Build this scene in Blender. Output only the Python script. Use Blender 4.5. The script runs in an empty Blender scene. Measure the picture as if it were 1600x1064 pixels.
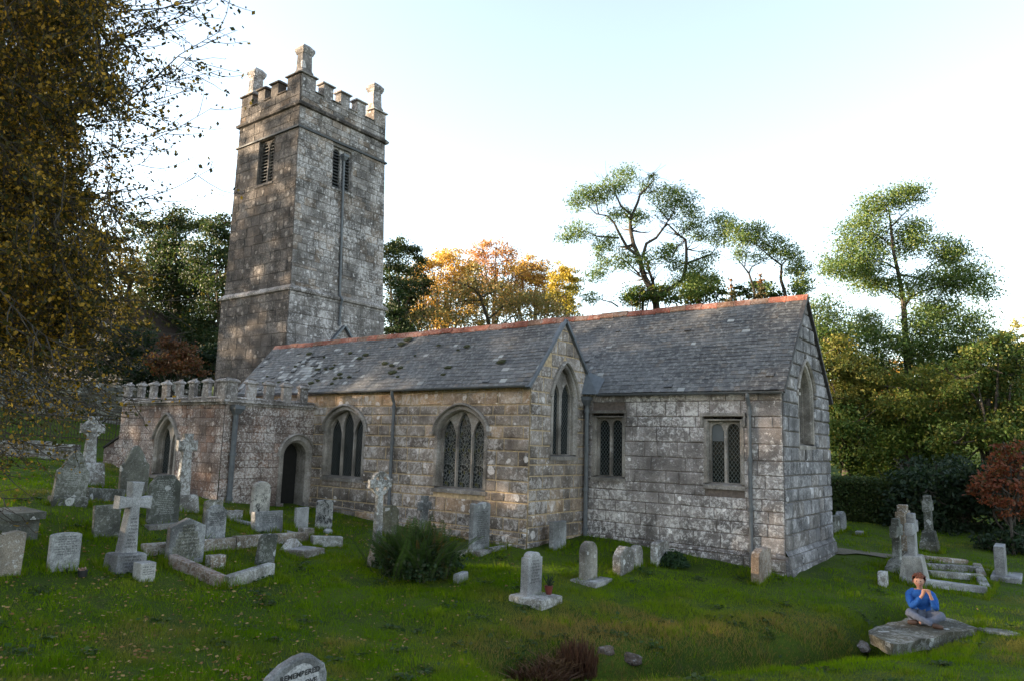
import bpy, bmesh, math, random
import numpy as np
from mathutils import Vector, Matrix, noise

random.seed(7)
rng = np.random.default_rng(11)
C = bpy.context.scene
COL = C.collection
R = math.radians

# ------------------------------------------------------------------ camera, sky, sun, exposure
YAW, PITCH, ROLL, FPX = R(-37.202), R(8.192), R(1.6956), 1134.87
_f = Vector((math.sin(YAW)*math.cos(PITCH), math.cos(YAW)*math.cos(PITCH), math.sin(PITCH)))
_r = Vector((math.cos(YAW), -math.sin(YAW), 0))
_u = _r.cross(_f)
CR = _r*math.cos(ROLL) + _u*math.sin(ROLL)
CU = -_r*math.sin(ROLL) + _u*math.cos(ROLL)
CF = _f
cd = bpy.data.cameras.new('camera')
cam = bpy.data.objects.new('camera', cd); COL.objects.link(cam)
cd.sensor_fit = 'HORIZONTAL'; cd.sensor_width = 36.0; cd.lens = FPX/1600*36.0
cd.clip_start = 0.1; cd.clip_end = 6000
mw = Matrix.Identity(4)
for i in range(3):
    mw[i][0] = CR[i]; mw[i][1] = CU[i]; mw[i][2] = -CF[i]
cam.matrix_world = mw
C.camera = cam

SUN_AZ, SUN_EL = R(237), R(9.5)       # compass azimuth (from +Y clockwise), elevation
w = bpy.data.worlds.new('World'); C.world = w; w.use_nodes = True
nt = w.node_tree; bg = nt.nodes['Background']
sky = nt.nodes.new('ShaderNodeTexSky'); sky.sky_type = 'NISHITA'; sky.sun_disc = False
sky.sun_elevation = SUN_EL; sky.sun_rotation = SUN_AZ
sky.altitude = 200; sky.air_density = 1.0; sky.dust_density = 0.9; sky.ozone_density = 1.0
hs = nt.nodes.new('ShaderNodeHueSaturation'); hs.inputs['Saturation'].default_value = .70      # sky saturation lowered, so its blue is paler
nt.links.new(sky.outputs[0], hs.inputs['Color']); nt.links.new(hs.outputs[0], bg.inputs[0]); bg.inputs[1].default_value = 0.10
sd = bpy.data.lights.new('sun', 'SUN'); sd.energy = 4.5; sd.angle = R(0.53); sd.color = (1.0, 0.80, 0.55)
sun = bpy.data.objects.new('sun', sd); COL.objects.link(sun)
SDIR = Vector((math.sin(SUN_AZ)*math.cos(SUN_EL), math.cos(SUN_AZ)*math.cos(SUN_EL), math.sin(SUN_EL)))
sun.rotation_euler = SDIR.to_track_quat('Z', 'Y').to_euler()
C.view_settings.view_transform = 'Standard'; C.view_settings.look = 'None'
C.view_settings.gamma = 1.0; C.view_settings.exposure = 2.82
C.render.engine = 'CYCLES'
C.cycles.max_bounces = 6; C.cycles.diffuse_bounces = 3; C.cycles.transmission_bounces = 2; C.cycles.transparent_max_bounces = 4
C.cycles.use_denoising = True

# ------------------------------------------------------------------ measuring helpers
def ray(px, py):
    return CR*((px-800)/FPX) - CU*((py-532)/FPX) + CF
def P(px, py, d):
    return ray(px, py)*d
def onZ(px, py, z):
    d = ray(px, py); return d*(z/d.z)

# ------------------------------------------------------------------ ground heights
ctl = []
def c3(x, y, z): ctl.append((x, y, z))
def cz(px, py, z):
    v = onZ(px, py, z); ctl.append((v.x, v.y, z))
for v in [(0,0,-1.65),(-3,0,-1.75),(3,0,-1.7),(0,-4,-1.55),(2.5,4,-2.15),(-1.5,4,-2.2),(-5.4,3.9,-2.55),(-3.4,6.4,-2.7),(5,9,-2.75),
          (-18.5,11.3,-1.77),(-24.4,11.3,-1.05),(-21.5,11.3,-1.4),(-17.4,14.4,-2.08),(-15.2,14.4,-2.2),(-12.8,14.4,-2.35),(-10.33,14.4,-2.4),
          (-18.5,14.0,-2.02),(-10.3,17,-2.26),(-7.5,17,-2.45),(-5.1,17,-2.64),(-5.0,21.2,-2.55),(-14,21.2,-2.1),(-24,21.2,-1.3),(-27.6,16.3,-1.2),(-27.6,21,-1.1)]:
    c3(*v)
for v in [(1440,985,-3.02),(1380,1012,-3.02),(1100,1040,-2.97),(800,1064,-2.92),(1600,1064,-2.85),(1600,975,-3.0),
          (185,890,-2.25),(20,890,-2.1),(105,788,-1.4),(1430,908,-2.87),(1455,860,-2.7),(1340,808,-2.25),(1565,905,-2.92),(1500,874,-2.8),
          (830,938,-2.75),(1350,862,-2.55),(60,740,-1.1),(590,885,-2.55),(600,980,-2.85),(1000,960,-2.9),(1220,960,-2.95)]:
    cz(*v)
for v in [(-30,9,-.75),(-31,13,-.4),(-36,10,.3),(-40,18,1.2),(-34,26,.3),(-22,34,-.6),(-8,40,-1.8),(6,34,-2.4),(12,20,-2.8),(14,4,-2.6),(4,-12,-1.6),
          (-14,-3,-1.9),(-22,2,-1.4),(-30,0,-.6),(-12,-14,-1.6),(-50,8,3),(-55,-10,3.5),(-48,40,4),(-20,60,1),(15,60,-1.5),(40,30,-3),(40,-20,-3),
          (0,-45,-2),(-45,-40,2),(-90,20,5),(-80,80,6),(-20,110,5),(50,100,1),(95,20,-3),(70,-70,-3),(-10,-110,-2),(-90,-60,5)]:
    c3(*v)
ctl = np.array(ctl)
def _phi(r2): return 0.5*r2*np.log(r2+1e-9)
_n = len(ctl)
_d2 = ((ctl[:, None, :2]-ctl[None, :, :2])**2).sum(-1)
_A = np.zeros((_n+3, _n+3)); _A[:_n, :_n] = _phi(_d2)+np.eye(_n)*1.5
_A[:_n, _n] = 1; _A[:_n, _n+1:] = ctl[:, :2]; _A[_n:, :_n] = _A[:_n, _n:].T
_w = np.linalg.solve(_A, np.concatenate([ctl[:, 2], np.zeros(3)]))
# the ditch (a leat) behind the near bank
_pc = [onZ(*v) for v in [(720,1075,-2.95),(800,1062,-2.95),(940,1052,-2.96),(1100,1038,-2.98),(1250,1024,-3.0),(1385,1008,-3.02),(1430,985,-3.02)]]
DITCH = [Vector((p.x, p.y)) for p in _pc]
DITCH = [p + Vector((-.2, .62)) for p in DITCH]
def dist_ditch(x, y):
    best = np.full(np.shape(x), 1e9); frac = np.zeros(np.shape(x))
    n = len(DITCH)-1
    for i in range(n):
        a, b = DITCH[i], DITCH[i+1]; d = b-a; L2 = d.length_squared
        t = np.clip(((x-a.x)*d.x+(y-a.y)*d.y)/L2, 0, 1)
        q = np.hypot(x-a.x-t*d.x, y-a.y-t*d.y)
        m = q < best; best = np.where(m, q, best); frac = np.where(m, (i+t)/n, frac)
    return best, frac
def vnoise(x, y, f, seed=0):
    """cheap smooth value noise"""
    x = np.asarray(x)*f+seed*17.3; y = np.asarray(y)*f-seed*9.1
    xi = np.floor(x).astype(np.int64); yi = np.floor(y).astype(np.int64)
    fx = x-xi; fy = y-yi; fx = fx*fx*(3-2*fx); fy = fy*fy*(3-2*fy)
    def h(a, b):
        n = (a*374761393+b*668265263+seed*1442695) & 0x7fffffff
        n = ((n ^ (n >> 13))*1274126177) & 0x7fffffff
        return ((n ^ (n >> 16)) & 0xffff)/65535.0
    return (h(xi,yi)*(1-fx)+h(xi+1,yi)*fx)*(1-fy)+(h(xi,yi+1)*(1-fx)+h(xi+1,yi+1)*fx)*fy
def G(x, y):
    x = np.atleast_1d(np.asarray(x, float)); y = np.atleast_1d(np.asarray(y, float))
    rr = np.hypot(x, y); s = np.where(rr > 110, 110/np.maximum(rr, 1e-6), 1)
    xx, yy = x*s, y*s
    out = np.zeros(len(xx))
    for k in range(0, len(xx), 20000):
        X, Y = xx[k:k+20000], yy[k:k+20000]
        d2 = (X[:, None]-ctl[None, :, 0])**2+(Y[:, None]-ctl[None, :, 1])**2
        out[k:k+20000] = _phi(d2)@_w[:_n]+_w[_n]+_w[_n+1]*X+_w[_n+2]*Y
    out += (vnoise(x, y, .9, 3)-.5)*.05*np.clip(40/np.maximum(rr, 1), 0, 1)+(vnoise(x, y, 2.6, 5)-.5)*.04*(rr < 40)
    dd, fr = dist_ditch(x, y)
    depth = 1.0*np.clip(fr*5, 0, 1)
    out -= depth*np.exp(-(dd/.52)**2)
    return out
def g(x, y): return float(G(x, y)[0])
def gp(px, py):
    """the ground point seen at a photo pixel"""
    d = ray(px, py); ts = np.arange(3, 70, .04)
    zz = G(ts*d.x, ts*d.y); k = np.argmax(ts*d.z <= zz); t = ts[k]
    return Vector((t*d.x, t*d.y, zz[k])), t

# ------------------------------------------------------------------ object helpers
def tag(o, label=None, cat=None, group=None, kind=None):
    if label: o['label'] = label
    if cat: o['category'] = cat; o['kind'] = o.get('kind', 'thing')
    if group: o['group'] = group
    if kind: o['kind'] = kind
    return o
def empty(name, loc, label=None, cat=None, group=None, rz=0):
    o = bpy.data.objects.new(name, None); COL.objects.link(o); o.location = loc; o.rotation_euler = (0, 0, rz)
    o.empty_display_size = .2
    return tag(o, label, cat, group)
class MB:
    def __init__(s): s.v = []; s.f = []; s.c = []
    def poly(s, pts, col=(.5, 0, .5)):
        n = len(s.v); s.v.extend([tuple(p) for p in pts]); s.f.append(tuple(range(n, n+len(pts)))); s.c.append(col)
    def mesh(s, pts, faces, col=(.5, 0, .5)):
        n = len(s.v); s.v.extend([tuple(p) for p in pts])
        for f in faces: s.f.append(tuple(i+n for i in f)); s.c.append(col)
    def box(s, x0, y0, z0, x1, y1, z1, col=(.5, 0, .5), M=None):
        p = [(x0,y0,z0),(x1,y0,z0),(x1,y1,z0),(x0,y1,z0),(x0,y0,z1),(x1,y0,z1),(x1,y1,z1),(x0,y1,z1)]
        if M: p = [M(*q) for q in p]
        s.mesh(p, [(0,3,2,1),(4,5,6,7),(0,1,5,4),(1,2,6,5),(2,3,7,6),(3,0,4,7)], col)
    def loft(s, rings, col=(.5, 0, .5), cap=True, closed=True):
        n = len(rings[0]); b = len(s.v)
        for r in rings: s.v.extend([tuple(p) for p in r])
        for i in range(len(rings)-1):
            for j in range(n if closed else n-1):
                k = (j+1) % n
                s.f.append((b+i*n+j, b+i*n+k, b+(i+1)*n+k, b+(i+1)*n+j)); s.c.append(col)
        if cap and closed:
            s.f.append(tuple(b+j for j in reversed(range(n)))); s.c.append(col)
            s.f.append(tuple(b+(len(rings)-1)*n+j for j in range(n))); s.c.append(col)
    def tube(s, pts, radii, sides=6, col=(.5, 0, .5)):
        pts = [Vector(p) for p in pts]; rings = []
        ref = Vector((.31, .87, .38))
        for i, p in enumerate(pts):
            t = (pts[min(i+1, len(pts)-1)]-pts[max(i-1, 0)])
            if t.length < 1e-9: t = Vector((0, 0, 1))
            t.normalize(); a = t.cross(ref)
            if a.length < .05: a = t.cross(Vector((1, 0, 0)))
            a.normalize(); b = t.cross(a)
            r = radii[i] if hasattr(radii, '__len__') else radii
            rings.append([p+(a*math.cos(q)+b*math.sin(q))*r for q in [2*math.pi*k/sides for k in range(sides)]])
        s.loft(rings, col)
    def build(s, name, mat, parent=None, smooth=False, loc=None):
        me = bpy.data.meshes.new(name); me.from_pydata(s.v, [], s.f)
        a = me.attributes.new('Col', 'FLOAT_COLOR', 'FACE')
        arr = np.ones((len(s.f), 4), np.float32); arr[:, :3] = np.array(s.c, np.float32).reshape(-1, 3)
        a.data.foreach_set('color', arr.ravel())
        if smooth: me.polygons.foreach_set('use_smooth', np.ones(len(me.polygons), bool))
        me.materials.append(mat); me.update()
        o = bpy.data.objects.new(name, me); COL.objects.link(o)
        if parent: o.parent = parent
        if loc is not None: o.location = loc
        return o
def quads(name, V, cols, mat, parent=None, kind=None, nside=4):
    """V (n,k,3) separate polygons, cols (n,3)"""
    n, k = V.shape[:2]
    me = bpy.data.meshes.new(name)
    me.vertices.add(n*k); me.vertices.foreach_set('co', np.ascontiguousarray(V, np.float32).ravel())
    me.loops.add(n*k); me.loops.foreach_set('vertex_index', np.arange(n*k, dtype=np.int32))
    me.polygons.add(n); me.polygons.foreach_set('loop_start', np.arange(0, n*k, k, dtype=np.int32))
    me.update(calc_edges=True)
    a = me.attributes.new('Col', 'FLOAT_COLOR', 'FACE')
    arr = np.ones((n, 4), np.float32); arr[:, :3] = cols; a.data.foreach_set('color', arr.ravel())
    me.materials.append(mat)
    o = bpy.data.objects.new(name, me); COL.objects.link(o)
    if parent: o.parent = parent
    if kind: o['kind'] = kind
    return o

# ------------------------------------------------------------------ materials
class NT:
    def __init__(s, name):
        s.m = bpy.data.materials.new(name); s.m.use_nodes = True; s.t = s.m.node_tree
        s.b = s.t.nodes['Principled BSDF']; s.out = s.t.nodes['Material Output']
    def n(s, typ, ins=None, **kw):
        nd = s.t.nodes.new('ShaderNode'+typ)
        for k, v in kw.items(): setattr(nd, k, v)
        for k, v in (ins or {}).items(): s.set(nd.inputs[k], v)
        return nd
    def set(s, sock, v):
        if isinstance(v, bpy.types.NodeSocket): s.t.links.new(v, sock)
        elif isinstance(v, bpy.types.Node): s.t.links.new(v.outputs[0], sock)
        else:
            if isinstance(v, tuple) and len(v) == 3 and sock.type == 'RGBA': v = (*v, 1)
            sock.default_value = v
    def mix(s, f, a, b, bt='MIX'):
        nd = s.t.nodes.new('ShaderNodeMix'); nd.data_type = 'RGBA'; nd.blend_type = bt
        s.set(nd.inputs[0], f); s.set(nd.inputs[6], a); s.set(nd.inputs[7], b); return nd.outputs[2]
    def math(s, op, a, b=0.0, clamp=False):
        nd = s.n('Math', operation=op, use_clamp=clamp); s.set(nd.inputs[0], a); s.set(nd.inputs[1], b); return nd.outputs[0]
    def noise(s, co, scale, detail=4, rough=.55, dist=0.0):
        nd = s.n('TexNoise', {'Vector': co, 'Scale': scale, 'Detail': detail, 'Roughness': rough, 'Distortion': dist}); return nd.outputs[0]
    def ramp(s, f, a, b):
        nd = s.n('MapRange', {'Value': f, 'From Min': a, 'From Max': b}); nd.interpolation_type = 'SMOOTHSTEP'; return nd.outputs[0]
    def scale(s, co, sx, sy, sz):
        return s.n('Mapping', {'Vector': co, 'Scale': (sx, sy, sz)}).outputs[0]
    def attr(s):
        a = s.n('Attribute', attribute_name='Col'); sp = s.n('SeparateColor', {'Color': a.outputs['Color']}); return sp.outputs
    def obj(s, shift=False):
        o = s.n('TexCoord').outputs['Object']
        if shift:
            r = s.n('ObjectInfo').outputs['Random']
            v = s.n('CombineXYZ', {'X': s.math('MULTIPLY', r, 37.0), 'Y': s.math('MULTIPLY', r, 91.0), 'Z': s.math('MULTIPLY', r, 53.0)})
            o = s.n('VectorMath', {0: o, 1: v.outputs[0]}, operation='ADD').outputs[0]
        return o
    def bump(s, h, strength=.4, dist=.02):
        b = s.n('Bump', {'Height': h, 'Strength': strength, 'Distance': dist}); s.set(s.b.inputs['Normal'], b.outputs[0])
SG = .62
def stone(name, cA, cB, cWarm, mortar=(.2,.17,.12), lich=.5, lcol=(.40,.395,.38), dark=.35, dcol=(.035,.033,.028), lscale=6.0, spots=.5, shift=False, warm=1.0, bump=.8, grime=None, speck=.45):
    wt = (1.0, 1.0, 1.04) if shift else (1.08, 1.0, 1.01)
    cA, cB, cWarm, mortar, lcol = [tuple(x*k_*t_ for x, t_ in zip(c_, wt)) for c_, k_ in ((cA, .98), (cB, 1.25), (cWarm, 1.05), (mortar, 1.0), (lcol, 1.35))]
    m = NT(name); co = m.obj(shift); r, gch, b = m.attr()[:3]
    base = m.mix(r, cA, cB)
    base = m.mix(m.math('MULTIPLY', m.ramp(b, .55, 1.0), warm), base, cWarm)
    gr = m.noise(co, 55, 3, .7); base = m.mix(1.0, base, m.n('CombineColor', {0: m.ramp(gr,.2,.8), 1: m.ramp(gr,.2,.8), 2: m.ramp(gr,.2,.8)}).outputs[0], 'MULTIPLY') if False else m.mix(speck, base, m.mix(m.ramp(gr, .3, .7), (.02,.02,.02), (.6,.58,.55)), 'OVERLAY')
    bl = m.noise(co, 1.6, 5, .6); base = m.mix(.65, base, m.mix(m.ramp(bl, .3, .7), (.14,.13,.12), (.8,.79,.77)), 'OVERLAY')
    # dark algae / soot, streaked downwards
    if dark:
        ds = m.noise(m.scale(co, 1, 1, .35), 2.6, 6, .65); dm = m.math('MULTIPLY', m.ramp(ds, .53, .68), dark)
        if grime:
            z = m.n('SeparateXYZ', {0: co}).outputs[2]
            dm = m.math('MAXIMUM', dm, m.math('MULTIPLY', m.math('MULTIPLY', m.ramp(z, grime[1], grime[0]), m.ramp(m.noise(co, 4, 5, .6), .3, .6)), grime[2]))
        base = m.mix(dm, base, dcol)
    # lichen: ragged crust and round rosettes
    if lich:
        lw = m.noise(co, lscale*1.5, 10, .78, .6); area = m.ramp(m.noise(co, .8, 4, .6), .35, .68); fine = m.noise(co, lscale*5, 6, .7)
        lv = m.math('ADD', m.math('ADD', lw, m.math('MULTIPLY', area, .11)), m.math('MULTIPLY', m.math('SUBTRACT', fine, .5), .22))
        lm = m.math('MULTIPLY', m.ramp(lv, .54, .67), lich)
        base = m.mix(lm, base, lcol)
        wv = m.n('VectorMath', {0: co, 1: m.n('TexNoise', {'Vector': co, 'Scale': 9.0}).outputs[1]}, operation='ADD')
        vo = m.n('TexVoronoi', {'Vector': m.n('VectorMath', {0: co, 1: m.n('VectorMath', {0: m.n('TexNoise', {'Vector': co, 'Scale': 7.0, 'Detail': 3.0}).outputs[1], 1: (.12,.12,.12)}, operation='MULTIPLY').outputs[0]}, operation='ADD').outputs[0], 'Scale': 3.6})
        cs = m.n('SeparateColor', {'Color': vo.outputs['Color']}).outputs
        rad = m.math('MULTIPLY', cs[0], .38)
        sm = m.math('MULTIPLY', m.math('LESS_THAN', vo.outputs['Distance'], rad), m.math('MULTIPLY', m.math('GREATER_THAN', cs[1], .62), spots))
        sm = m.math('MULTIPLY', sm, m.ramp(m.noise(co, 26, 4, .7), .3, .52))
        base = m.mix(sm, base, tuple(min(1, c*1.2) for c in lcol))
    base = m.mix(gch, base, m.mix(m.ramp(m.noise(co, 12, 4, .6), .3, .7), tuple(c*.6 for c in mortar), mortar))
    m.set(m.b.inputs['Base Color'], base); m.b.inputs['Roughness'].default_value = .93; m.b.inputs['Specular IOR Level'].default_value = .25
    h = m.math('ADD', m.noise(co, 11, 6, .65), m.math('MULTIPLY', m.noise(co, 45, 3, .6), .35))
    m.bump(h, bump, .035)
    return m.m
def plain(name, col, rough=.6, var=.15, metal=0.0, nscale=8, spec=.4, bump=0):
    m = NT(name); co = m.obj(True); n = m.noise(co, nscale, 5, .6)
    c = m.mix(m.ramp(n, .3, .7), tuple(x*(1-var) for x in col), tuple(min(1, x*(1+var)) for x in col))
    m.set(m.b.inputs['Base Color'], c); m.b.inputs['Roughness'].default_value = rough; m.b.inputs['Metallic'].default_value = metal
    m.b.inputs['Specular IOR Level'].default_value = spec
    if bump: m.bump(m.noise(co, nscale*3, 4, .6), bump, .02)
    return m.m
def leafmat(name, c1, c2, c3=None, trans=.35, rough=.6, spec=.3):
    m = NT(name); r, gch, b = m.attr()[:3]
    c = m.mix(r, c1, c2)
    if c3: c = m.mix(gch, c, c3)
    m.set(m.b.inputs['Base Color'], c); m.b.inputs['Roughness'].default_value = rough; m.b.inputs['Specular IOR Level'].default_value = spec
    tr = m.n('BsdfTranslucent', {'Color': m.mix(1.0, c, (1.0, 1.0, .75), 'MULTIPLY')})
    mx = m.n('MixShader', {0: trans}); m.t.links.new(m.b.outputs[0], mx.inputs[1]); m.t.links.new(tr.outputs[0], mx.inputs[2])
    m.t.links.new(mx.outputs[0], m.out.inputs['Surface'])
    return m.m

M = {}
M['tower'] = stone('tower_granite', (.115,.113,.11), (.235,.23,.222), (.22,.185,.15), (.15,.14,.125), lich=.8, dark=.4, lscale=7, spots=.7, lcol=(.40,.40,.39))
M['tower_south'] = stone('tower_south_granite_shaded', (.052,.048,.045), (.092,.085,.078), (.125,.09,.062), (.11,.10,.09), lich=.26, dark=.5, lscale=9, spots=.3, lcol=(.36,.34,.3))  # tower granite darkened, shade of the south face put into its colour
M['aisle'] = stone('aisle_granite', (.13,.115,.10), (.29,.265,.235), (.46,.34,.22), (.50,.40,.25), lich=.6, dark=.3, lscale=6, spots=.75, lcol=(.44,.43,.41), grime=(-2.35,-1.1,.5))
M['chancel'] = stone('chancel_granite', (.18,.172,.168), (.30,.287,.278), (.25,.23,.205), (.16,.135,.115), lich=.8, dark=.28, lscale=7, spots=1.0, lcol=(.52,.52,.50), grime=(-2.7,-1.2,.5))
M['gable'] = stone('gable_granite_shaded', (.105,.11,.117), (.20,.207,.22), (.175,.17,.165), (.17,.16,.14), lich=.45, dark=.4, lscale=6, spots=.5, lcol=(.38,.385,.39), grime=(-2.9,-2.1,.7))  # east-side shade put into the colour: bluer and darker than the chancel granite
M['porch'] = stone('porch_granite', (.125,.10,.088), (.26,.215,.19), (.25,.165,.125), (.12,.085,.07), lich=.85, dark=.3, lscale=10, spots=.4, lcol=(.44,.43,.40), grime=(-2.1,-1.3,.4))
M['dressed'] = stone('dressed_granite', (.17,.165,.15), (.27,.26,.235), (.26,.23,.18), lich=.3, dark=.35, lscale=9, spots=.3, bump=.35)
M['parapet'] = stone('parapet_granite', (.15,.145,.135), (.28,.27,.25), (.26,.22,.18), lich=.8, dark=.4, lscale=8, spots=.5)
M['pale'] = stone('pale_granite', (.235,.235,.24), (.29,.29,.295), (.26,.25,.23), lich=.15, dark=.15, lscale=10, spots=.2, shift=True, bump=.25, speck=.5)
M['grey'] = stone('grey_headstone', (.15,.155,.16), (.20,.202,.20), (.22,.2,.17), lich=.35, dark=.3, lscale=9, spots=.4, shift=True, bump=.3)
M['mossy'] = stone('mossy_headstone', (.075,.08,.068), (.115,.115,.097), (.13,.12,.08), lich=.3, dark=.45, lscale=8, spots=.5, shift=True, bump=.45)
M['spotted'] = stone('spotted_headstone', (.36,.36,.35), (.42,.42,.41), (.36,.34,.3), lich=1.0, lcol=(.012,.013,.012), dark=.5, dcol=(.012,.013,.012), lscale=3.5, spots=.8, shift=True, bump=.35)
M['rough'] = stone('rough_headstone', (.14,.13,.115), (.22,.205,.185), (.21,.16,.11), lich=.75, dark=.5, lscale=9, spots=.8, shift=True, bump=.9)
M['kerb'] = stone('kerb_stone', (.15,.145,.13), (.22,.21,.19), (.22,.17,.12), lich=.55, dark=.5, lscale=11, spots=.5, shift=True, bump=.6)
M['brownkerb'] = stone('brown_kerb_stone', (.12,.09,.07), (.18,.135,.10), (.17,.11,.08), lich=.3, dark=.4, lscale=11, spots=.3, shift=True, bump=.6)
M['rock'] = stone('slab_rock', (.095,.088,.065), (.145,.135,.105), (.12,.10,.05), lich=.35, dark=.5, lscale=6, spots=.5, shift=True, bump=1.0, lcol=(.36,.36,.34))
M['ink'] = plain('letter_paint', (.02,.02,.02), .7, .1)
M['ink_pale'] = plain('pale_letter_fill', (.30,.30,.29), .8, .2)
M['panel'] = stone('inset_panel', (.075,.075,.06), (.11,.11,.09), (.1,.09,.06), lich=.3, dark=.4, lscale=12, spots=.2, shift=True, bump=.3)
M['lead'] = plain('lead_grey_metal', (.12,.13,.145), .5, .15, .3)
M['dark_metal'] = plain('black_iron', (.02,.02,.02), .6, .2, .3)
M['pipe'] = plain('painted_pipe', (.10,.105,.115), .45, .2)
M['wood'] = plain('old_timber', (.035,.022,.014), .8, .3, nscale=14)
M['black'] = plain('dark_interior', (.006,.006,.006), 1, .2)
M['ridge'] = stone('terracotta_ridge', (.22,.075,.05), (.32,.125,.08), (.20,.12,.08), lich=.5, dark=.35, lscale=12, spots=.3, lcol=(.35,.3,.24), bump=.3)
def slate(name, lich, warm=0.0):
    m = NT(name); co = m.obj(); r, gch, b = m.attr()[:3]
    base = m.mix(r, (.060,.058,.060), (.125,.12,.119)); base = m.mix(m.ramp(b, .85, 1.0), base, (.13,.11,.095))
    base = m.mix(.5, base, m.mix(m.ramp(m.noise(co, .8, 5, .6), .35, .65), (.2,.2,.2), (.75,.75,.74)), 'OVERLAY')
    n = m.noise(co, 9, 8, .7); base = m.mix(m.math('MULTIPLY', m.ramp(n, .49, .62), .65), base, (.23,.225,.215))
    n2 = m.noise(co, 30, 4, .7); base = m.mix(m.math('MULTIPLY', m.ramp(n2, .5, .7), .35), base, (.03,.03,.032))
    base = m.mix(gch, base, (.33,.33,.32))
    m.set(m.b.inputs['Base Color'], base); m.b.inputs['Roughness'].default_value = .62; m.b.inputs['Specular IOR Level'].default_value = .35
    m.bump(m.math('ADD', m.noise(co, 18, 5, .6), n2), .35, .012); return m.m
M['slate'] = slate('roof_slate', .5)
def glass(name, kind):
    m = NT(name); co = m.n('UVMap').outputs[0]
    sx = m.n('SeparateXYZ', {0: co}).outputs
    if kind == 'diamond':
        a = m.math('ADD', m.math('MULTIPLY', sx[0], 11.0), m.math('MULTIPLY', sx[1], 8.0)); b = m.math('SUBTRACT', m.math('MULTIPLY', sx[0], 11.0), m.math('MULTIPLY', sx[1], 8.0))
        def line(v): return m.math('LESS_THAN', m.math('PINGPONG', v, .5), .06)
        k = m.math('MAXIMUM', line(a), line(b)); tint = (.006,.009,.009)
        c = m.mix(k, tint, (.10,.105,.105))
    else:
        vo = m.n('TexVoronoi', {'Vector': m.scale(co, 1, .7, 1), 'Scale': 17.0}, feature='DISTANCE_TO_EDGE')
        vc = m.n('TexVoronoi', {'Vector': m.scale(co, 1, .7, 1), 'Scale': 17.0})
        k = m.math('LESS_THAN', vo.outputs['Distance'], .06)
        cs = m.n('SeparateColor', {'Color': vc.outputs['Color']}).outputs
        pane = m.mix(m.ramp(cs[0], .75, .95), (.012,.014,.014), (.07,.065,.02)); pane = m.mix(m.ramp(cs[1], .8, .95), pane, (.07,.075,.075))
        c = m.mix(k, pane, (.12,.125,.13))
    m.set(m.b.inputs['Base Color'], c); m.set(m.b.inputs['Roughness'], m.math('ADD', m.math('MULTIPLY', k, .4), .12))
    m.b.inputs['Specular IOR Level'].default_value = .3
    m.bump(m.noise(m.n('TexCoord').outputs['Object'], 7, 2), .15, .02)
    return m.m
M['diamond'] = glass('diamond_leaded_glass', 'diamond'); M['stained'] = glass('stained_leaded_glass', 'stained')
M['bark'] = plain('bark', (.045,.036,.028), .95, .35, nscale=9, bump=.6)
M['bark_pale'] = plain('pale_bark', (.13,.11,.085), .95, .35, nscale=9, bump=.6)
M['louvre'] = plain('slate_louvre', (.055,.056,.058), .7, .2)
M['board'] = plain('grey_window_board', (.115,.12,.125), .8, .08)

# ------------------------------------------------------------------ ground
def axis(lo, hi, step, far):
    a = list(np.arange(lo, hi, step)); s = step; x = hi
    while x < far: a.append(x); s *= 1.28; x += s
    s = step; x = lo-step; pre = []
    while x > -far: pre.append(x); s *= 1.28; x -= s
    return np.array(pre[::-1]+a)
gx = axis(-27, 5, .16, 2500); gy = axis(1, 31, .16, 2500)
XX, YY = np.meshgrid(gx, gy); ZZ = G(XX.ravel(), YY.ravel()).reshape(XX.shape)
me = bpy.data.meshes.new('ground'); nx, ny = len(gx), len(gy)
me.vertices.add(nx*ny); me.vertices.foreach_set('co', np.stack([XX, YY, ZZ], -1).astype(np.float32).ravel())
ii = np.arange(nx*ny).reshape(ny, nx); q = np.stack([ii[:-1,:-1], ii[:-1,1:], ii[1:,1:], ii[1:,:-1]], -1).reshape(-1, 4)
me.loops.add(q.size); me.loops.foreach_set('vertex_index', q.astype(np.int32).ravel())
me.polygons.add(len(q)); me.polygons.foreach_set('loop_start', np.arange(0, q.size, 4, dtype=np.int32))
me.polygons.foreach_set('use_smooth', np.ones(len(q), bool)); me.update(calc_edges=True)
m = NT('turf'); co = m.obj()
n1 = m.noise(co, .7, 6, .6); n2 = m.noise(co, 5, 6, .7); n3 = m.noise(co, 40, 4, .7)
c = m.mix(m.ramp(n1, .35, .65), (.036,.062,.005), (.066,.10,.008)); c = m.mix(m.math('MULTIPLY', m.ramp(n2, .5, .68), .6), c, (.07,.062,.025))
c = m.mix(m.math('MULTIPLY', m.ramp(n3, .45, .65), .5), c, (.016,.024,.007))
m.set(m.b.inputs['Base Color'], c); m.b.inputs['Roughness'].default_value = .95; m.b.inputs['Specular IOR Level'].default_value = .15
m.bump(m.math('ADD', n3, n2), .8, .05); me.materials.append(m.m)
go = bpy.data.objects.new('ground', me); COL.objects.link(go); tag(go, kind='structure')

# footprints where no grass grows: (x0,x1,y0,y1)
FOOT = [(-10.4,-4.75,16.95,21.4),(-28,-10.2,14.4,21.4),(-24.6,-18.5,11.3,15)]

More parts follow.
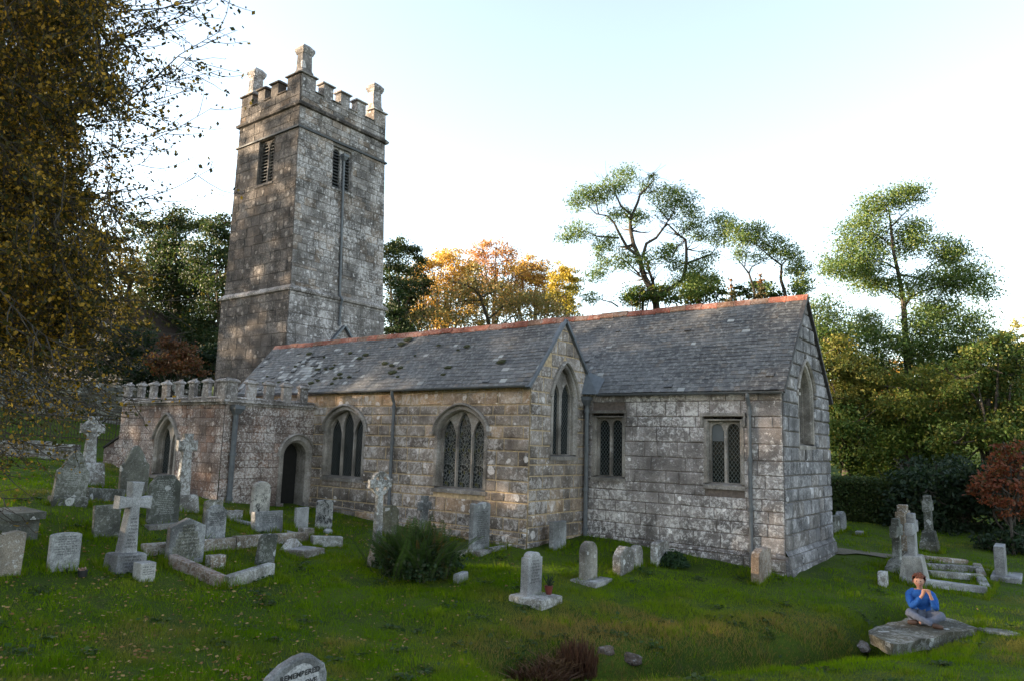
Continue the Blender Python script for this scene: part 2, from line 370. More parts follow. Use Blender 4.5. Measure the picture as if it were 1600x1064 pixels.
# ------------------------------------------------------------------ masonry
def south(Y): return lambda u, z, n: (u, Y-n, z)
def east(X): return lambda u, z, n: (X+n, u, z)
def west(X): return lambda u, z, n: (X-n, u, z)
def north(Y): return lambda u, z, n: (u, Y+n, z)
def clip(poly, a, b):
    """keep the part of poly left of a->b (2D)"""
    out = []
    def side(p): return (b[0]-a[0])*(p[1]-a[1])-(b[1]-a[1])*(p[0]-a[0])
    for i in range(len(poly)):
        p, q = poly[i], poly[(i+1) % len(poly)]; sp, sq = side(p), side(q)
        if sp >= 0: out.append(p)
        if (sp >= 0) != (sq >= 0):
            t = sp/(sp-sq); out.append((p[0]+(q[0]-p[0])*t, p[1]+(q[1]-p[1])*t))
    return out
def inset(poly, d):
    """shrink a convex ccw polygon"""
    out = poly
    n = len(poly)
    for i in range(n):
        a, b = poly[i], poly[(i+1) % n]; dx, dy = b[0]-a[0], b[1]-a[1]; L = math.hypot(dx, dy)
        if L < 1e-6: continue
        ox, oy = -dy/L*d, dx/L*d
        out = clip(out, (a[0]+ox, a[1]+oy), (b[0]+ox, b[1]+oy))
        if len(out) < 3: return []
    return out
class Arch:
    """opening outline: jambs u0,u1 from z0, springing zs, apex za.  kind: pointed / round / flat"""
    def __init__(s, u0, u1, z0, zs, za, kind='pointed'): s.u0, s.u1, s.z0, s.zs, s.za, s.kind = u0, u1, z0, zs, za, kind
    def half(s, z):
        h = (s.u1-s.u0)/2
        if z <= s.zs or s.kind == 'flat': return h
        if z >= s.za: return 0
        t = (z-s.zs)/(s.za-s.zs)
        if s.kind == 'round': return h*math.sqrt(max(0, 1-t*t))
        if s.kind == 'tudor': return h*(max(0, 1-t**1.9))**.62
        return h*(max(0, 1-t**1.45))**.72
    def iv(s, z):
        if z < s.z0 or z > s.za: return None
        c = (s.u0+s.u1)/2; h = s.half(z); return (c-h, c+h)
    def grow(s, d, dz=None, foot=0):
        dz = d if dz is None else dz
        return Arch(s.u0-d, s.u1+d, s.z0-foot, s.zs, s.za+dz, s.kind)
    def path(s, n=16):
        c = (s.u0+s.u1)/2; L = [(s.u0, s.z0)]
        if s.kind == 'flat': return [(s.u0, s.z0), (s.u0, s.za), (s.u1, s.za), (s.u1, s.z0)]
        zz = [s.zs+(s.za-s.zs)*math.sin(math.pi/2*i/n) for i in range(n+1)]
        L += [(c-s.half(z), z) for z in zz]; L += [(c+s.half(z), z) for z in reversed(zz[:-1])]; L.append((s.u1, s.z0)); return L
def wall(mb, F, outline, opens=(), course=(.26,.36), length=(.35,.8), proud=(.006,.022), joint=.012, seed=1, tone=None, warmf=None, T=None, bulge=.3):
    rd = random.Random(seed)
    zmin = min(p[1] for p in outline); zmax = max(p[1] for p in outline); umin = min(p[0] for p in outline); umax = max(p[0] for p in outline)
    put = (lambda u, z, n: T(*F(u, z, n))) if T else F
    ol = outline
    # backing in thin strips
    def segs(za, zb):
        cuts = []
        for o in opens:
            if zb <= o.z0+1e-4 or za >= o.za-1e-4: continue
            lo, hi = max(za, o.z0), min(zb, o.za)
            a, b = o.iv(lo), o.iv(min(hi, o.za-1e-4)); cuts.append((a[0], b[0], a[1], b[1]))
        cuts.sort(); res = []; cur = (umin-.01, umin-.01)
        for cxx in cuts:
            res.append((cur[0], cur[1], cxx[0], cxx[1])); cur = (cxx[2], cxx[3])
        res.append((cur[0], cur[1], umax+.01, umax+.01)); return res
    def cliptrap(poly):
        for i in range(len(ol)):
            poly = clip(poly, ol[i], ol[(i+1) % len(ol)])
            if len(poly) < 3: return []
        return poly
    z = zmin
    marks = sorted(set([zmin, zmax]+[o.z0 for o in opens]+[o.za for o in opens]+[o.zs for o in opens]))
    marks = [k for k in marks if zmin <= k <= zmax]
    for a, b in zip(marks, marks[1:]):
        curved = any(o.kind != 'flat' and a >= o.zs-1e-4 and b <= o.za+1e-4 for o in opens)
        n = max(1, int((b-a)/.06)) if curved else max(1, int((b-a)/1.0))
        for k in range(n):
            za, zb = a+(b-a)*k/n, a+(b-a)*(k+1)/n
            for s in segs(za, zb):
                if max(s[2], s[3]) - min(s[0], s[1]) < .005: continue
                pl = cliptrap([(s[0], za), (s[2], za), (s[3], zb), (s[1], zb)])
                if len(pl) >= 3: mb.poly([put(u, zz, 0) for u, zz in pl], (.5, 1, .3))
    # blocks
    z = zmin; row = 0
    while z < zmax-.02:
        h = rd.uniform(*course)
        if zmax-z-h < course[0]*.5: h = zmax-z
        for o in opens:
            if z+.08 < o.z0 < z+h+.10: h = o.z0-z
        zb = z+h; rowtone = rd.uniform(-.08, .08)
        for s in segs(z, zb):
            w0 = min(s[2], s[3])-max(s[0], s[1])
            if max(s[2], s[3])-min(s[0], s[1]) < .06: continue
            uL = (s[0], s[1]); end = (s[2], s[3]); first = True
            while True:
                L = rd.uniform(*length)
                if first: L *= rd.uniform(.45, 1.0); first = False
                rem = min(end)-max(uL)
                if rem-L < length[0]*.55: nx_ = end; last = True
                else: nx_ = (max(uL)+L,)*2; last = False
                if last or nx_[0] < max(end):
                    pl = cliptrap([(uL[0], z), (nx_[0], z), (nx_[1], zb), (uL[1], zb)])
                    if len(pl) >= 3:
                        p0 = inset(pl, joint*.5); jit = rd.uniform(.010, .02)*(.5+.5*bulge); p1 = inset(p0, jit) if p0 else []
                        if len(p1) >= 3 and len(p1) == len(p0):
                            pr = rd.uniform(*proud)+.010*bulge; cu = sum(p[0] for p in pl)/len(pl); cz_ = (z+zb)/2
                            t = min(1, max(0, rd.gauss(.5, .16)+rowtone+(tone(cu, cz_) if tone else 0)))
                            wv = rd.random()
                            if warmf: wv = min(1, max(0, wv*.55+warmf(cu, cz_)))
                            col = (t, 0, wv)
                            f0 = [put(u, zz, .0) for u, zz in p0]
                            f1 = [put(u+rd.uniform(-.006,.006), zz+rd.uniform(-.006,.006), pr+rd.uniform(-.004,.004)) for u, zz in p1]
                            p2 = inset(p1, .022); rings = [f0, f1]
                            if len(p2) == len(p1):
                                bu = rd.uniform(.004, .016)*bulge; rings.append([put(u+rd.uniform(-.008,.008), zz+rd.uniform(-.008,.008), pr+bu) for u, zz in p2])
                            mb.loft(rings, col, cap=False); mb.poly(rings[-1], col)
                            
                if last: break
                uL = nx_
        z = zb; row += 1
def sweep(mb, F, path, prof, col=(.5,0,.4), closed=False):
    """sweep a profile [(out, n)] along a 2D path (u,z); out = distance to the left-hand outside of the opening path"""
    nrm = []; n = len(path)
    for i in range(n):
        a = path[max(i-1, 0)]; b = path[min(i+1, n-1)]; dx, dy = b[0]-a[0], b[1]-a[1]; L = math.hypot(dx, dy) or 1
        nrm.append((-dy/L, dx/L))
    rings = [[F(p[0]+nn[0]*o, p[1]+nn[1]*o, d) for o, d in prof] for p, nn in zip(path, nrm)]
    mb.loft(rings, col, cap=True, closed=True)
def regions(za, zb, outer, holes):
    """solid intervals in the strip, as trapezoids"""
    a, b = outer.iv(za+1e-5), outer.iv(zb-1e-5)
    if not a or not b: return []
    cuts = []
    for h in holes:
        p, q_ = h.iv(za+1e-5), h.iv(zb-1e-5)
        if p and q_: cuts.append((p[0], q_[0], p[1], q_[1]))
    cuts.sort(); res = []; cur = (a[0], b[0])
    for k in cuts: res.append((cur[0], cur[1], k[0], k[1])); cur = (k[2], k[3])
    res.append((cur[0], cur[1], a[1], b[1])); return [r_ for r_ in res if (r_[2]-r_[0]) > .002 or (r_[3]-r_[1]) > .002]
def tracery(mb, F, outer, holes, n0, n1, col=(.6,0,.4), T=None):
    zs = {outer.z0, outer.za}
    for h in holes: zs |= {h.z0, h.zs, h.za}
    zs = sorted(z for z in zs if outer.z0 <= z <= outer.za)
    for a, b in zip(zs, zs[1:]):
        curved = (outer.kind != 'flat' and b > outer.zs+1e-4) or any(h.zs-1e-4 <= a and b <= h.za+1e-4 and h.kind != 'flat' for h in holes)
        n = max(1, int(math.ceil((b-a)/.025))) if curved else 1
        for k in range(n):
            za, zb = a+(b-a)*k/n, a+(b-a)*(k+1)/n
            for r_ in regions(za, zb, outer, holes):
                c = .022 if not curved else .0
                pts = [F(r_[0], za, n0), F(r_[2], za, n0), F(r_[3], zb, n0), F(r_[1], zb, n0)]
                pf = [F(r_[0]+c, za, n1), F(r_[2]-c, za, n1), F(r_[3]-c, zb, n1), F(r_[1]+c, zb, n1)]
                if r_[2]-r_[0] < 2.5*c or r_[3]-r_[1] < 2.5*c: pf = [F(r_[0], za, n1), F(r_[2], za, n1), F(r_[3], zb, n1), F(r_[1], zb, n1)]
                mb.mesh(pts+pf, [(0,1,5,4),(1,2,6,5),(2,3,7,6),(3,0,4,7),(4,5,6,7)], col)
def plate(name, F, arch, n, mat, parent, T=None):
    pts = arch.path(14); me = bpy.data.meshes.new(name); vs = [F(u, z, n) for u, z in pts]
    me.from_pydata(vs, [], [tuple(range(len(vs)))]); uv = me.uv_layers.new(name='UVMap')
    for i, (u, z) in enumerate(pts): uv.data[i].uv = (u-arch.u0, z-arch.z0)
    me.materials.append(mat); o = bpy.data.objects.new(name, me); COL.objects.link(o); o.parent = parent; return o
def window(parent, F, op, lights, sur=.13, depth=.22, hood=None, gmat=None, sill=True, heads='pointed', side_drop=.0, label=None, louvre=False, mull=.10, board=None, mat='dressed'):
    """op: clear opening Arch. lights: number. returns the window part (its stone surround) with glass etc. as sub-parts"""
    mb = MB()
    out = op.path(14)
    # surround band: flat face, chamfered reveal
    prof = [(sur, -.02), (sur, .028), (.035, .028), (0, -.03), (0, -depth-.03), (sur*.6, -depth-.03)]
    n = len(out)
    sweep(mb, F, out, prof, (.55, 0, .4))
    if sill:
        w_ = sur+.02
        pts = [(op.u0-w_, op.z0-.14), (op.u1+w_, op.z0-.14), (op.u1+w_, op.z0), (op.u0-w_, op.z0)]
        b = [F(u, z, -depth-.03) for u, z in pts]; f_ = [F(u, z, .05 if z < op.z0-.05 else .045) for u, z in pts]
        f_[2] = F(pts[2][0], op.z0-.045, .045); f_[3] = F(pts[3][0], op.z0-.045, .045)
        b[2] = F(pts[2][0], op.z0+.015, -depth-.03); b[3] = F(pts[3][0], op.z0+.015, -depth-.03)
        mb.mesh(b+f_, [(0,1,5,4),(1,2,6,5),(2,3,7,6),(3,0,4,7),(4,5,6,7)], (.4, 0, .3))
    wo = mb.build('window', M[mat], parent)
    if label: wo['label'] = label
    # lights
    W = op.u1-op.u0; lw = (W-mull*(lights-1)-.06)/lights; holes = []
    for i in range(lights):
        a = op.u0+.03+i*(lw+mull); b = a+lw; c = (a+b)/2
        # highest head that fits inside the main arch
        if op.kind == 'flat':
            za = op.za-.05; zs = za-lw*.55; hk = heads
        else:
            zt = op.za
            while zt > op.zs-.3:
                iv = op.iv(min(zt, op.za-1e-3)); 
                if iv and iv[0] < c-.02 and iv[1] > c+.02 and op.iv(max(op.z0, zt-lw*.45)) and op.iv(max(op.z0, zt-lw*.45))[0] < a+lw*.12 and op.iv(max(op.z0, zt-lw*.45))[1] > b-lw*.12: break
                zt -= .01
            za = zt-.035; zs = za-lw*.85; hk = heads
        holes.append(Arch(a, b, op.z0+.01, zs, za, hk))
    tb = MB(); tracery(tb, F, Arch(op.u0-.005, op.u1+.005, op.z0, op.zs, op.za, op.kind), holes, -depth, -depth+.10)
    tb.build('tracery', M[mat], wo)
    if louvre:
        lb = MB()
        for h in holes:
            z = h.z0+.03
            while z < h.za-.03:
                iv = h.iv(z)
                lb.mesh([F(iv[0]-.02, z, -depth+.07), F(iv[1]+.02, z, -depth+.07), F(iv[1]+.02, z+.13, -depth-.12), F(iv[0]-.02, z+.13, -depth-.12),
                         F(iv[0]-.02, z+.025, -depth+.075), F(iv[1]+.02, z+.025, -depth+.075), F(iv[1]+.02, z+.155, -depth-.115), F(iv[0]-.02, z+.155, -depth-.115)],
                        [(0,1,2,3),(4,5,6,7),(0,1,5,4)], (.5, 0, .4))
                z += .135
        lb.build('louvre', M['louvre'], wo)
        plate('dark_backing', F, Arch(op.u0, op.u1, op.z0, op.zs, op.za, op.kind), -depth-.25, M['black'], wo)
    else:
        for i, h in enumerate(holes):
            plate('glass', F, Arch(h.u0-.01, h.u1+.01, h.z0-.01, h.zs, h.za+.01, h.kind), -depth+.03, gmat, wo)
            if board is not None and board[0] == i:
                bb = Arch(h.u0+.005, h.u1-.005, board[1], h.zs, h.za-.005, h.kind); plate('window_board', F, bb, -depth+.05, M['board'], wo)
    if hood:
        hb = MB()
        if op.kind == 'flat':
            hp = [(op.u0-sur, op.za+sur-.24), (op.u0-sur, op.za+sur), (op.u1+sur, op.za+sur), (op.u1+sur, op.za+sur-.24)]
            e = .0
            for (a, b) in zip(hp, hp[1:]):
                if abs(a[1]-b[1]) < .01: hb.box(a[0]-.05, a[1], .0, b[0]+.05, a[1]+.075, .10, (.35,0,.3), M=lambda u, z, n: F(u, z, n))
                else:
                    zl, zh = min(a[1], b[1]), max(a[1], b[1]); u = a[0]; du = -.05 if u < (op.u0+op.u1)/2 else -.005
                    hb.box(u+du, zl, .0, u+du+.055, zh-.002, .085, (.35,0,.3), M=lambda u, z, n: F(u, z, n))
        else:
            ap = op.grow(sur).path(14); zc = hood if isinstance(hood, float) else op.zs-.05
            ap = [(u, max(z, zc)) for u, z in ap if z >= zc-.5]
            ap = [ap[0]]+[p for p in ap[1:-1] if p[1] > zc+.01]+[ap[-1]]
            sweep(hb, F, ap, [(0, .0), (0, .06), (.03, .10), (.075, .07), (.08, 0)], (.45,0,.4))
            for sgn, p in ((-1, ap[0]), (1, ap[-1])):
                u0 = p[0]-.14 if sgn < 0 else p[0]-.0
                hb.box(u0, zc-.05, 0, u0+.14, zc+.02, .098, (.45,0,.4), M=lambda u, z, n: F(u, z, n))
        hb.build('hood_mould', M['dressed'], wo)
    return wo

# ------------------------------------------------------------------ the church
church = empty('church', (-15, 17, g(-15, 17)), 'grey granite parish church with square west tower and slate roofs', 'church')
CBASE = church.location.copy(); church.location = (0, 0, 0)   # children are built in world coordinates, the base is set below
ZB = -3.1
# chancel ---------------------------------------------------------------
XE, YS, YN, XA, YA, XP, YP, XT = -5.10, 17.0, 21.05, -10.32, 14.40, -18.54, 11.34, -23.0
RZ, RY, EZ = 3.93, 19.02, 1.52
S17, E5 = south(YS), east(XE)
wr = Arch(-6.86, -6.10, -.74, .70, .72, 'flat'); wl = Arch(-9.98, -9.22, -.72, .78, .80, 'flat')
mb = MB()
wall(mb, S17, [(XA, ZB), (XE, ZB), (XE, EZ), (XA, EZ)], [wr.grow(.10, .10, .10), wl.grow(.10, .10, .10)], (.25,.41), (.28,.95), seed=3, bulge=.5,
     tone=lambda u, z: .06 if z > .9 else 0, warmf=lambda u, z: .35 if z > 1.15 else 0)
mb.build('chancel_wall', M['chancel'], church)
eo = Arch(18.30, 19.42, .25, 1.55, 2.15, 'pointed')
mb = MB()
wall(mb, E5, [(YS+.02, -2.17), (YN, -2.17), (YN, EZ), (RY, RZ-.05), (YS+.02, EZ)], [eo.grow(.13, .13, .1)], (.30,.38), (.4,.95), (.012,.035), .016, seed=5, bulge=1.0)
mb.build('east_gable_wall', M['gable'], church)
# battered plinth round the east end
mb = MB()
wall(mb, lambda u, z, n: (XE+.07+n+.09*max(0, (-2.25-z))/.6, u, z), [(YS-.04, ZB), (YN+.1, ZB), (YN+.1, -2.27), (YS-.04, -2.27)], [], (.2,.3), (.4,.9), (.01,.03), .015, seed=6)
mb.mesh([(XE, YS-.02, -2.14), (XE, YN+.08, -2.14), (XE+.075, YN+.1, -2.26), (XE+.075, YS-.04, -2.26)], [(0,1,2,3)], (.5,0,.3))
mb.mesh([(XE+.07, YS-.04, -2.27), (XE+.20, YS-.04, ZB), (XE-.2, YS-.04, ZB), (XE-.2, YS-.04, -2.2)], [(0,1,2,3)], (.4,0,.3))
mb.build('plinth', M['gable'], church)
mb = MB(); wall(mb, lambda u, z, n: (u, YS-.05-n, z), [(XA+.02, ZB), (XE+.02, ZB), (XE+.02, -2.32), (XA+.02, -2.20)], [], (.2,.3), (.4,.9), (.005,.03), .015, seed=8)
mb.build('wall_footing', M['chancel'], church)
window(church, S17, wr, 2, .12, .20, True, M['diamond'], heads='round', board=(0, .25), label='two light window with one light boarded at the top')
window(church, S17, wl, 2, .12, .20, True, M['diamond'], heads='round')
window(church, E5, eo, 2, .13, .30, 1.45, M['diamond'])
# plain closing walls of nave and chancel (north side, gable ends)
mb = MB()
mb.poly([(XE, YN, ZB), (XT, YN, ZB), (XT, YN, EZ), (XE, YN, EZ)], (.5,0,.3)); mb.poly([(XT+.02, YS, ZB), (XT+.02, YN, ZB), (XT+.02, YN, EZ), (XT+.02, RY, RZ-.05), (XT+.02, YS, EZ)], (.5,0,.3))
mb.poly([(XT, YS+.02, 1.0), (XA, YS+.02, 1.0), (XA, YS+.02, EZ+.1), (XT, YS+.02, EZ+.1)], (.5,0,.3))
mb.build('north_wall', M['chancel'], church)
# aisle ------------------------------------------------------------------
S14, EA = south(YA), east(XA)
AZ, ARZ, ARY, AVY, AVZ = 1.52, 3.27, 15.85, 17.02, 2.0
w2 = Arch(-13.28, -11.74, -1.12, .30, .86, 'tudor'); w1 = Arch(-17.88, -16.28, -1.05, .34, .88, 'tudor')
mb = MB()
wall(mb, S14, [(XT, ZB), (XA, ZB), (XA, AZ), (XT, AZ)], [w2.grow(.10, .10, .1), w1.grow(.10, .10, .1)], (.24,.42), (.3,.95), (.004,.018), .03, seed=12, bulge=.6,
     tone=lambda u, z: .22 if z > 1.1 else (-.12 if z < -1.2 else 0), warmf=lambda u, z: .62 if z > 1.1 else (.25 if z > .3 or z < -1.2 else .05))  # top courses coloured warmer and paler to stand for low sun on them
mb.build('aisle_wall', M['aisle'], church)
ea = Arch(15.42, 16.42, -.20, 1.25, 2.02, 'pointed')
mb = MB()
wall(mb, EA, [(YA+.02, ZB), (YS-.005, ZB), (YS-.005, AVZ), (ARY, ARZ-.03), (YA+.02, AZ+.02)], [ea.grow(.11, .11, .1)], (.26,.38), (.3,.75), (.004,.018), .03, seed=14, bulge=.6,
     warmf=lambda u, z: .3 if z < -1.0 else 0)
mb.build('aisle_gable_wall', M['aisle'], church)
window(church, S14, w2, 3, .13, .24, .28, M['stained'], label='three light window with pale leaded stained glass', mull=.085)
window(church, S14, w1, 3, .13, .24, .32, M['diamond'], mull=.085)
window(church, EA, ea, 2, .13, .22, 1.15, M['diamond'], mull=.12)
mb = MB(); wall(mb, lambda u, z, n: (u, YA-.06-n, z), [(XP+.1, ZB), (XA+.03, ZB), (XA+.03, -2.18), (XP+.1, -1.85)], [], (.12,.24), (.25,.7), (.0,.05), .02, seed=15)
mb.build('wall_footing', M['aisle'], church)
# porch --------------------------------------------------------------------
S11, EP = south(YP), east(XP)
XW = -24.5; PZ = .93
entrance = Arch(13.42, 14.22, -2.3, -.52, -.10, 'round'); pw = Arch(-22.05, -21.0, -1.15, -.12, .46, 'pointed')
mb = MB()
wall(mb, EP, [(YP+.02, ZB), (YA, ZB), (YA, PZ), (YP+.02, PZ)], [entrance.grow(.16, .16, .3)], (.2,.3), (.3,.62), (.003,.012), .012, seed=21, bulge=.15)
wall(mb, S11, [(XW, ZB), (XP, ZB), (XP, PZ), (XW, PZ)], [pw.grow(.12, .12, .1)], (.2,.3), (.22,.5), (.003,.012), .012, seed=22, bulge=.15)
mb.poly([(XW, YP, ZB), (XW, YA, ZB), (XW, YA, PZ), (XW, YP, PZ)], (.5,0,.3)); mb.poly([(XW, YP, PZ+.1), (XP, YP, PZ+.1), (XP, YA, PZ+.1), (XW, YA, PZ+.1)], (.3,0,.2))
mb.build('porch_wall', M['porch'], church)
window(church, S11, pw, 2, .14, .26, -.08, M['diamond'], mull=.13)
# porch doorway
mb = MB(); dp = [(u, z) for u, z in entrance.path(14)]
sweep(mb, EP, dp, [(.20,-.02),(.20,.03),(.07,.035),(.03,-.02),(0,-.05),(0,-.5),(.1,-.5)], (.55,0,.4))
for u in (entrance.u0-.22, entrance.u1-.02): mb.box(u, -2.4, -.1, u+.24, -1.88, .07, (.45,0,.3), M=lambda u, z, n: EP(u, z, n))
dr = mb.build('doorway', M['dressed'], church)
hb = MB(); ap = [p for p in entrance.grow(.20).path(14) if p[1] > -.56]; sweep(hb, EP, ap, [(0,0),(0,.06),(.03,.09),(.07,.06),(.075,0)], (.4,0,.3)); hb.build('hood_mould', M['dressed'], dr)
mb = MB(); mb.box(entrance.u0-.1, -2.4, -.58, entrance.u1+.1, .1, -.52, M=lambda u, z, n: EP(u, z, n)); 
do = mb.build('entrance', plain('porch_interior_dark', (.008,.007,.006), .7, .3), church)  # near-black plate painted in as the unlit porch interior
# battlements
def battlement(name, F, u0, u1, zb, zc, zt, merlons, mat, parent, seed, thick=.30, T=None, over=.10, mth=None):
    base_thick = thick; thick = mth or thick
    put = (lambda u, z, n: T(*F(u, z, n))) if T else F
    mb = MB(); rd = random.Random(seed)
    wall(mb, lambda u, z, n: F(u, z, n+.02), [(u0, zb), (u1, zb), (u1, zc), (u0, zc)], [], (.22,.3), (.4,.8), (.006,.02), .013, seed=seed, T=T)
    mb.box(u0, zb, -base_thick, u1, zc-.002, .02, (.4,0,.3), M=put)
    xs = sorted(merlons); prev = u0
    def cap(a, b, z, low=False):
        o_ = over*.7 if low else over; h1, h2 = (.035, .07) if low else (.06, .15); e_ = .0 if low else .05
        rect = lambda o, zz, i_: [put(a-o*.6+i_, zz, -thick-o*.6+i_), put(b+o*.6-i_, zz, -thick-o*.6+i_), put(b+o*.6-i_, zz, .02+o-i_*1.6), put(a-o*.6+i_, zz, .02+o-i_*1.6)]
        mb.loft([rect(o_*.5, z, 0), rect(o_, z+.015, 0), rect(o_, z+h1, 0), rect(o_, z+h2, .05+e_)], (rd.uniform(.45,.95),0,rd.uniform(0,.6)))
    for a, b in xs:
        if a-prev > .05: cap(prev+.02, a-.02, zc, True)
        mb.box(a, zc, -thick, b, zt, .03, (rd.uniform(.25,.7),0,rd.random()), M=put); cap(a-over*.2, b+over*.2, zt); prev = b
    if u1-prev > .05: cap(prev+.02, u1-.02, zc, True)
    return mb.build(name, mat, parent)
battlement('porch_battlement', EP, YP+.05, YA-.02, 1.02, 1.07, 1.52, [(11.36,11.68),(11.99,12.28),(12.59,12.88),(13.19,13.48),(13.79,14.08)], M['parapet'], church, 31, .18, over=.05, mth=.10)
sw_mer = [(-24.5,-24.1)]+[(x-.145, x+.145) for x in (-23.39,-22.62,-21.86,-21.08,-20.31,-19.56)]+[(-18.95,-18.54)]
battlement('porch_battlement', S11, XW, XP, 1.02, 1.07, 1.52, sw_mer, M['parapet'], church, 32, .18, over=.05, mth=.09)
mb = MB()
for F, a, b in ((EP, YP-.12, YA), (S11, XW-.1, XP+.12)):
    for (z0_, z1_, n_) in ((.90,.97,.06),(.97,1.04,.13)): mb.box(a, z0_, -.02, b, z1_, n_, (.4,0,.3), M=F)
mb.build('string_course', M['parapet'], church)
# west ramp wall beside the porch
# tower ------------------------------------------------------------------
TY0, TY1, TX0 = 16.36, 21.06, -27.47
def TT(x, y, z):
    t = max(0, (z-5.6)/6.4)
    y2 = 18.71-.26*t+(y-18.71)*(1-.0405*t); x2 = XT+(x-XT)*(1-.076*t*1.0)
    return (x2, y2, z)
SE_, ST = east(XT), south(TY0)
Te = lambda u, z, n: TT(*SE_(u, z, n)); Ts = lambda u, z, n: TT(*ST(u, z, n))
be = Arch(18.14, 19.14, 10.15, 11.80, 11.84, 'flat'); bs = Arch(-25.72, -24.66, 10.15, 11.9, 11.95, 'flat'); sl = Arch(18.62, 18.80, 6.6, 7.35, 7.4, 'flat')
def twlow(F, a, b, sd, mat):
    mb = MB()
    wall(mb, lambda u, z, n: F(u, z, n+.07), [(a, ZB+.9), (b, ZB+.9), (b, 5.58), (a, 5.58)], [], (.34,.48), (.45,.95), (.006,.02), .014, seed=sd, T=TT, warmf=lambda u, z: .15)
    return mb.build('tower_wall', mat, church)
mb = MB()
wall(mb, lambda u, z, n: SE_(u, z, n+.07), [(TY0-.07, -2.2), (TY1+.07, -2.2), (TY1+.07, 5.58), (TY0-.07, 5.58)], [], (.34,.46), (.45,.95), (.006,.02), .014, seed=41, T=TT, warmf=lambda u, z: .12)
be_in = be.grow(.05, .05); 
wall(mb, SE_, [(TY0, 5.58), (TY1, 5.58), (TY1, 12.95), (TY0, 12.95)], [be.grow(.03, .03, .06), sl], (.22,.38), (.25,.7), (.004,.022), .012, seed=42, T=TT)
te = mb.build('tower_wall', M['tower'], church)
mb = MB()
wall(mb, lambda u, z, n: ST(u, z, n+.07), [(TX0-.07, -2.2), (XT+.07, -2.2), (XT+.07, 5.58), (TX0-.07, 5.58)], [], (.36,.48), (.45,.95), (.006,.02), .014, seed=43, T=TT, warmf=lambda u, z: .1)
wall(mb, ST, [(TX0, 5.58), (XT, 5.58), (XT, 12.95), (TX0, 12.95)], [bs.grow(.03, .03, .06)], (.32,.46), (.4,.9), (.004,.018), .012, seed=44, T=TT, warmf=lambda u, z: .2 if 7 < z < 10.3 else 0)  # warm tint at mid height paints in the sun patches
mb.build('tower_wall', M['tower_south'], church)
mb = MB()
for x in (TX0,):
    mb.mesh([TT(x,TY0,-2.2),TT(x,TY1,-2.2),TT(x,TY1,5.6),TT(x,TY0,5.6),TT(x,TY1,12.95),TT(x,TY0,12.95)], [(0,1,2,3),(3,2,4,5)], (.4,0,.3))
mb.mesh([TT(TX0,TY1,-2.2),TT(XT,TY1,-2.2),TT(XT,TY1,5.6),TT(TX0,TY1,5.6),TT(XT,TY1,12.95),TT(TX0,TY1,12.95)], [(0,1,2,3),(3,2,4,5)], (.4,0,.3))
mb.poly([TT(TX0,TY0,13.2),TT(XT,TY0,13.2),TT(XT,TY1,13.2),TT(TX0,TY1,13.2)], (.3,0,.2))
mb.build('tower_wall', M['tower'], church)
def ringcourse(name, levels, mat):
    mb = MB()
    rings = []
    for z, o in levels: rings.append([TT(TX0-o,TY0-o,z), TT(XT+o,TY0-o,z), TT(XT+o,TY1+o,z), TT(TX0-o,TY1+o,z)])
    # split each side for tone changes
    nseg = 9
    for i in range(len(rings)-1):
        for j in range(4):
            a0, a1, b0, b1 = [Vector(v) for v in (rings[i][j], rings[i][(j+1)%4], rings[i+1][j], rings[i+1][(j+1)%4])]
            rd = random.Random(j*31)
            for k in range(nseg):
                t0, t1 = k/nseg, (k+1)/nseg; mb.poly([a0.lerp(a1,t0), a0.lerp(a1,t1), b0.lerp(b1,t1), b0.lerp(b1,t0)], (rd.uniform(.15,.6),0,rd.uniform(0,.6)))
    return mb.build(name, mat, church)
ringcourse('string_course', [(5.50,.05),(5.54,.16),(5.62,.17),(5.78,.0)], M['parapet'])
ringcourse('string_course', [(11.98,.0),(11.99,.085),(12.05,.085),(12.12,.0)], M['louvre'])
ringcourse('cornice', [(12.86,.0),(12.90,.12),(12.99,.14),(13.10,.03)], M['tower_south'])
def bmer(F, u0, u1, mer, sd, mat): return battlement('tower_battlement', F, u0, u1, 13.02, 13.66, 14.20, mer, mat, church, sd, .38, T=TT)
bmer(SE_, TY0+.03, TY1, [(16.36,17.08),(17.50,18.0),(18.42,18.92),(19.34,19.84),(20.34,21.06)], 51, M['tower'])
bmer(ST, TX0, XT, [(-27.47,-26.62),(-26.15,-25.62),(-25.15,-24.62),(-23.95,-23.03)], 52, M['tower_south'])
bmer(north(TY1), TX0+.4, XT-.4, [(-26.8,-26.1),(-25.7,-25.0),(-24.6,-23.9)], 53, M['tower'])
bmer(west(TX0), TY0+.4, TY1-.4, [(17.3,18.0),(18.4,19.1),(19.5,20.2)], 54, M['tower'])
def pinnacle(x, y):
    mb = MB(); rd = random.Random(int(x*10+y))
    def ring(z, h, ch=.25):
        h *= .82
        c = h*ch; pts = [(-h+c,-h),(h-c,-h),(h,-h+c),(h,h-c),(h-c,h),(-h+c,h),(-h,h-c),(-h,-h+c)]
        return [TT(x+a, y+b, z) for a, b in pts]
    mb.loft([ring(14.0,.35,.02), ring(14.42,.35,.02), ring(14.52,.315,.22), ring(15.0,.30,.22), ring(15.18,.29,.22)], (.45,0,.4))
    mb.loft([ring(15.16,.31,.02), ring(15.24,.35,.02), ring(15.30,.385,.02), ring(15.40,.385,.02), ring(15.56,.20,.05)], (.3,0,.4))
    mb.build('pinnacle', M['tower'], church)
for x, y in ((XT-.36, TY0+.36), (XT-.36, TY1-.36), (TX0+.40, TY0+.36), (TX0+.4, TY1-.36)): pinnacle(x, y)
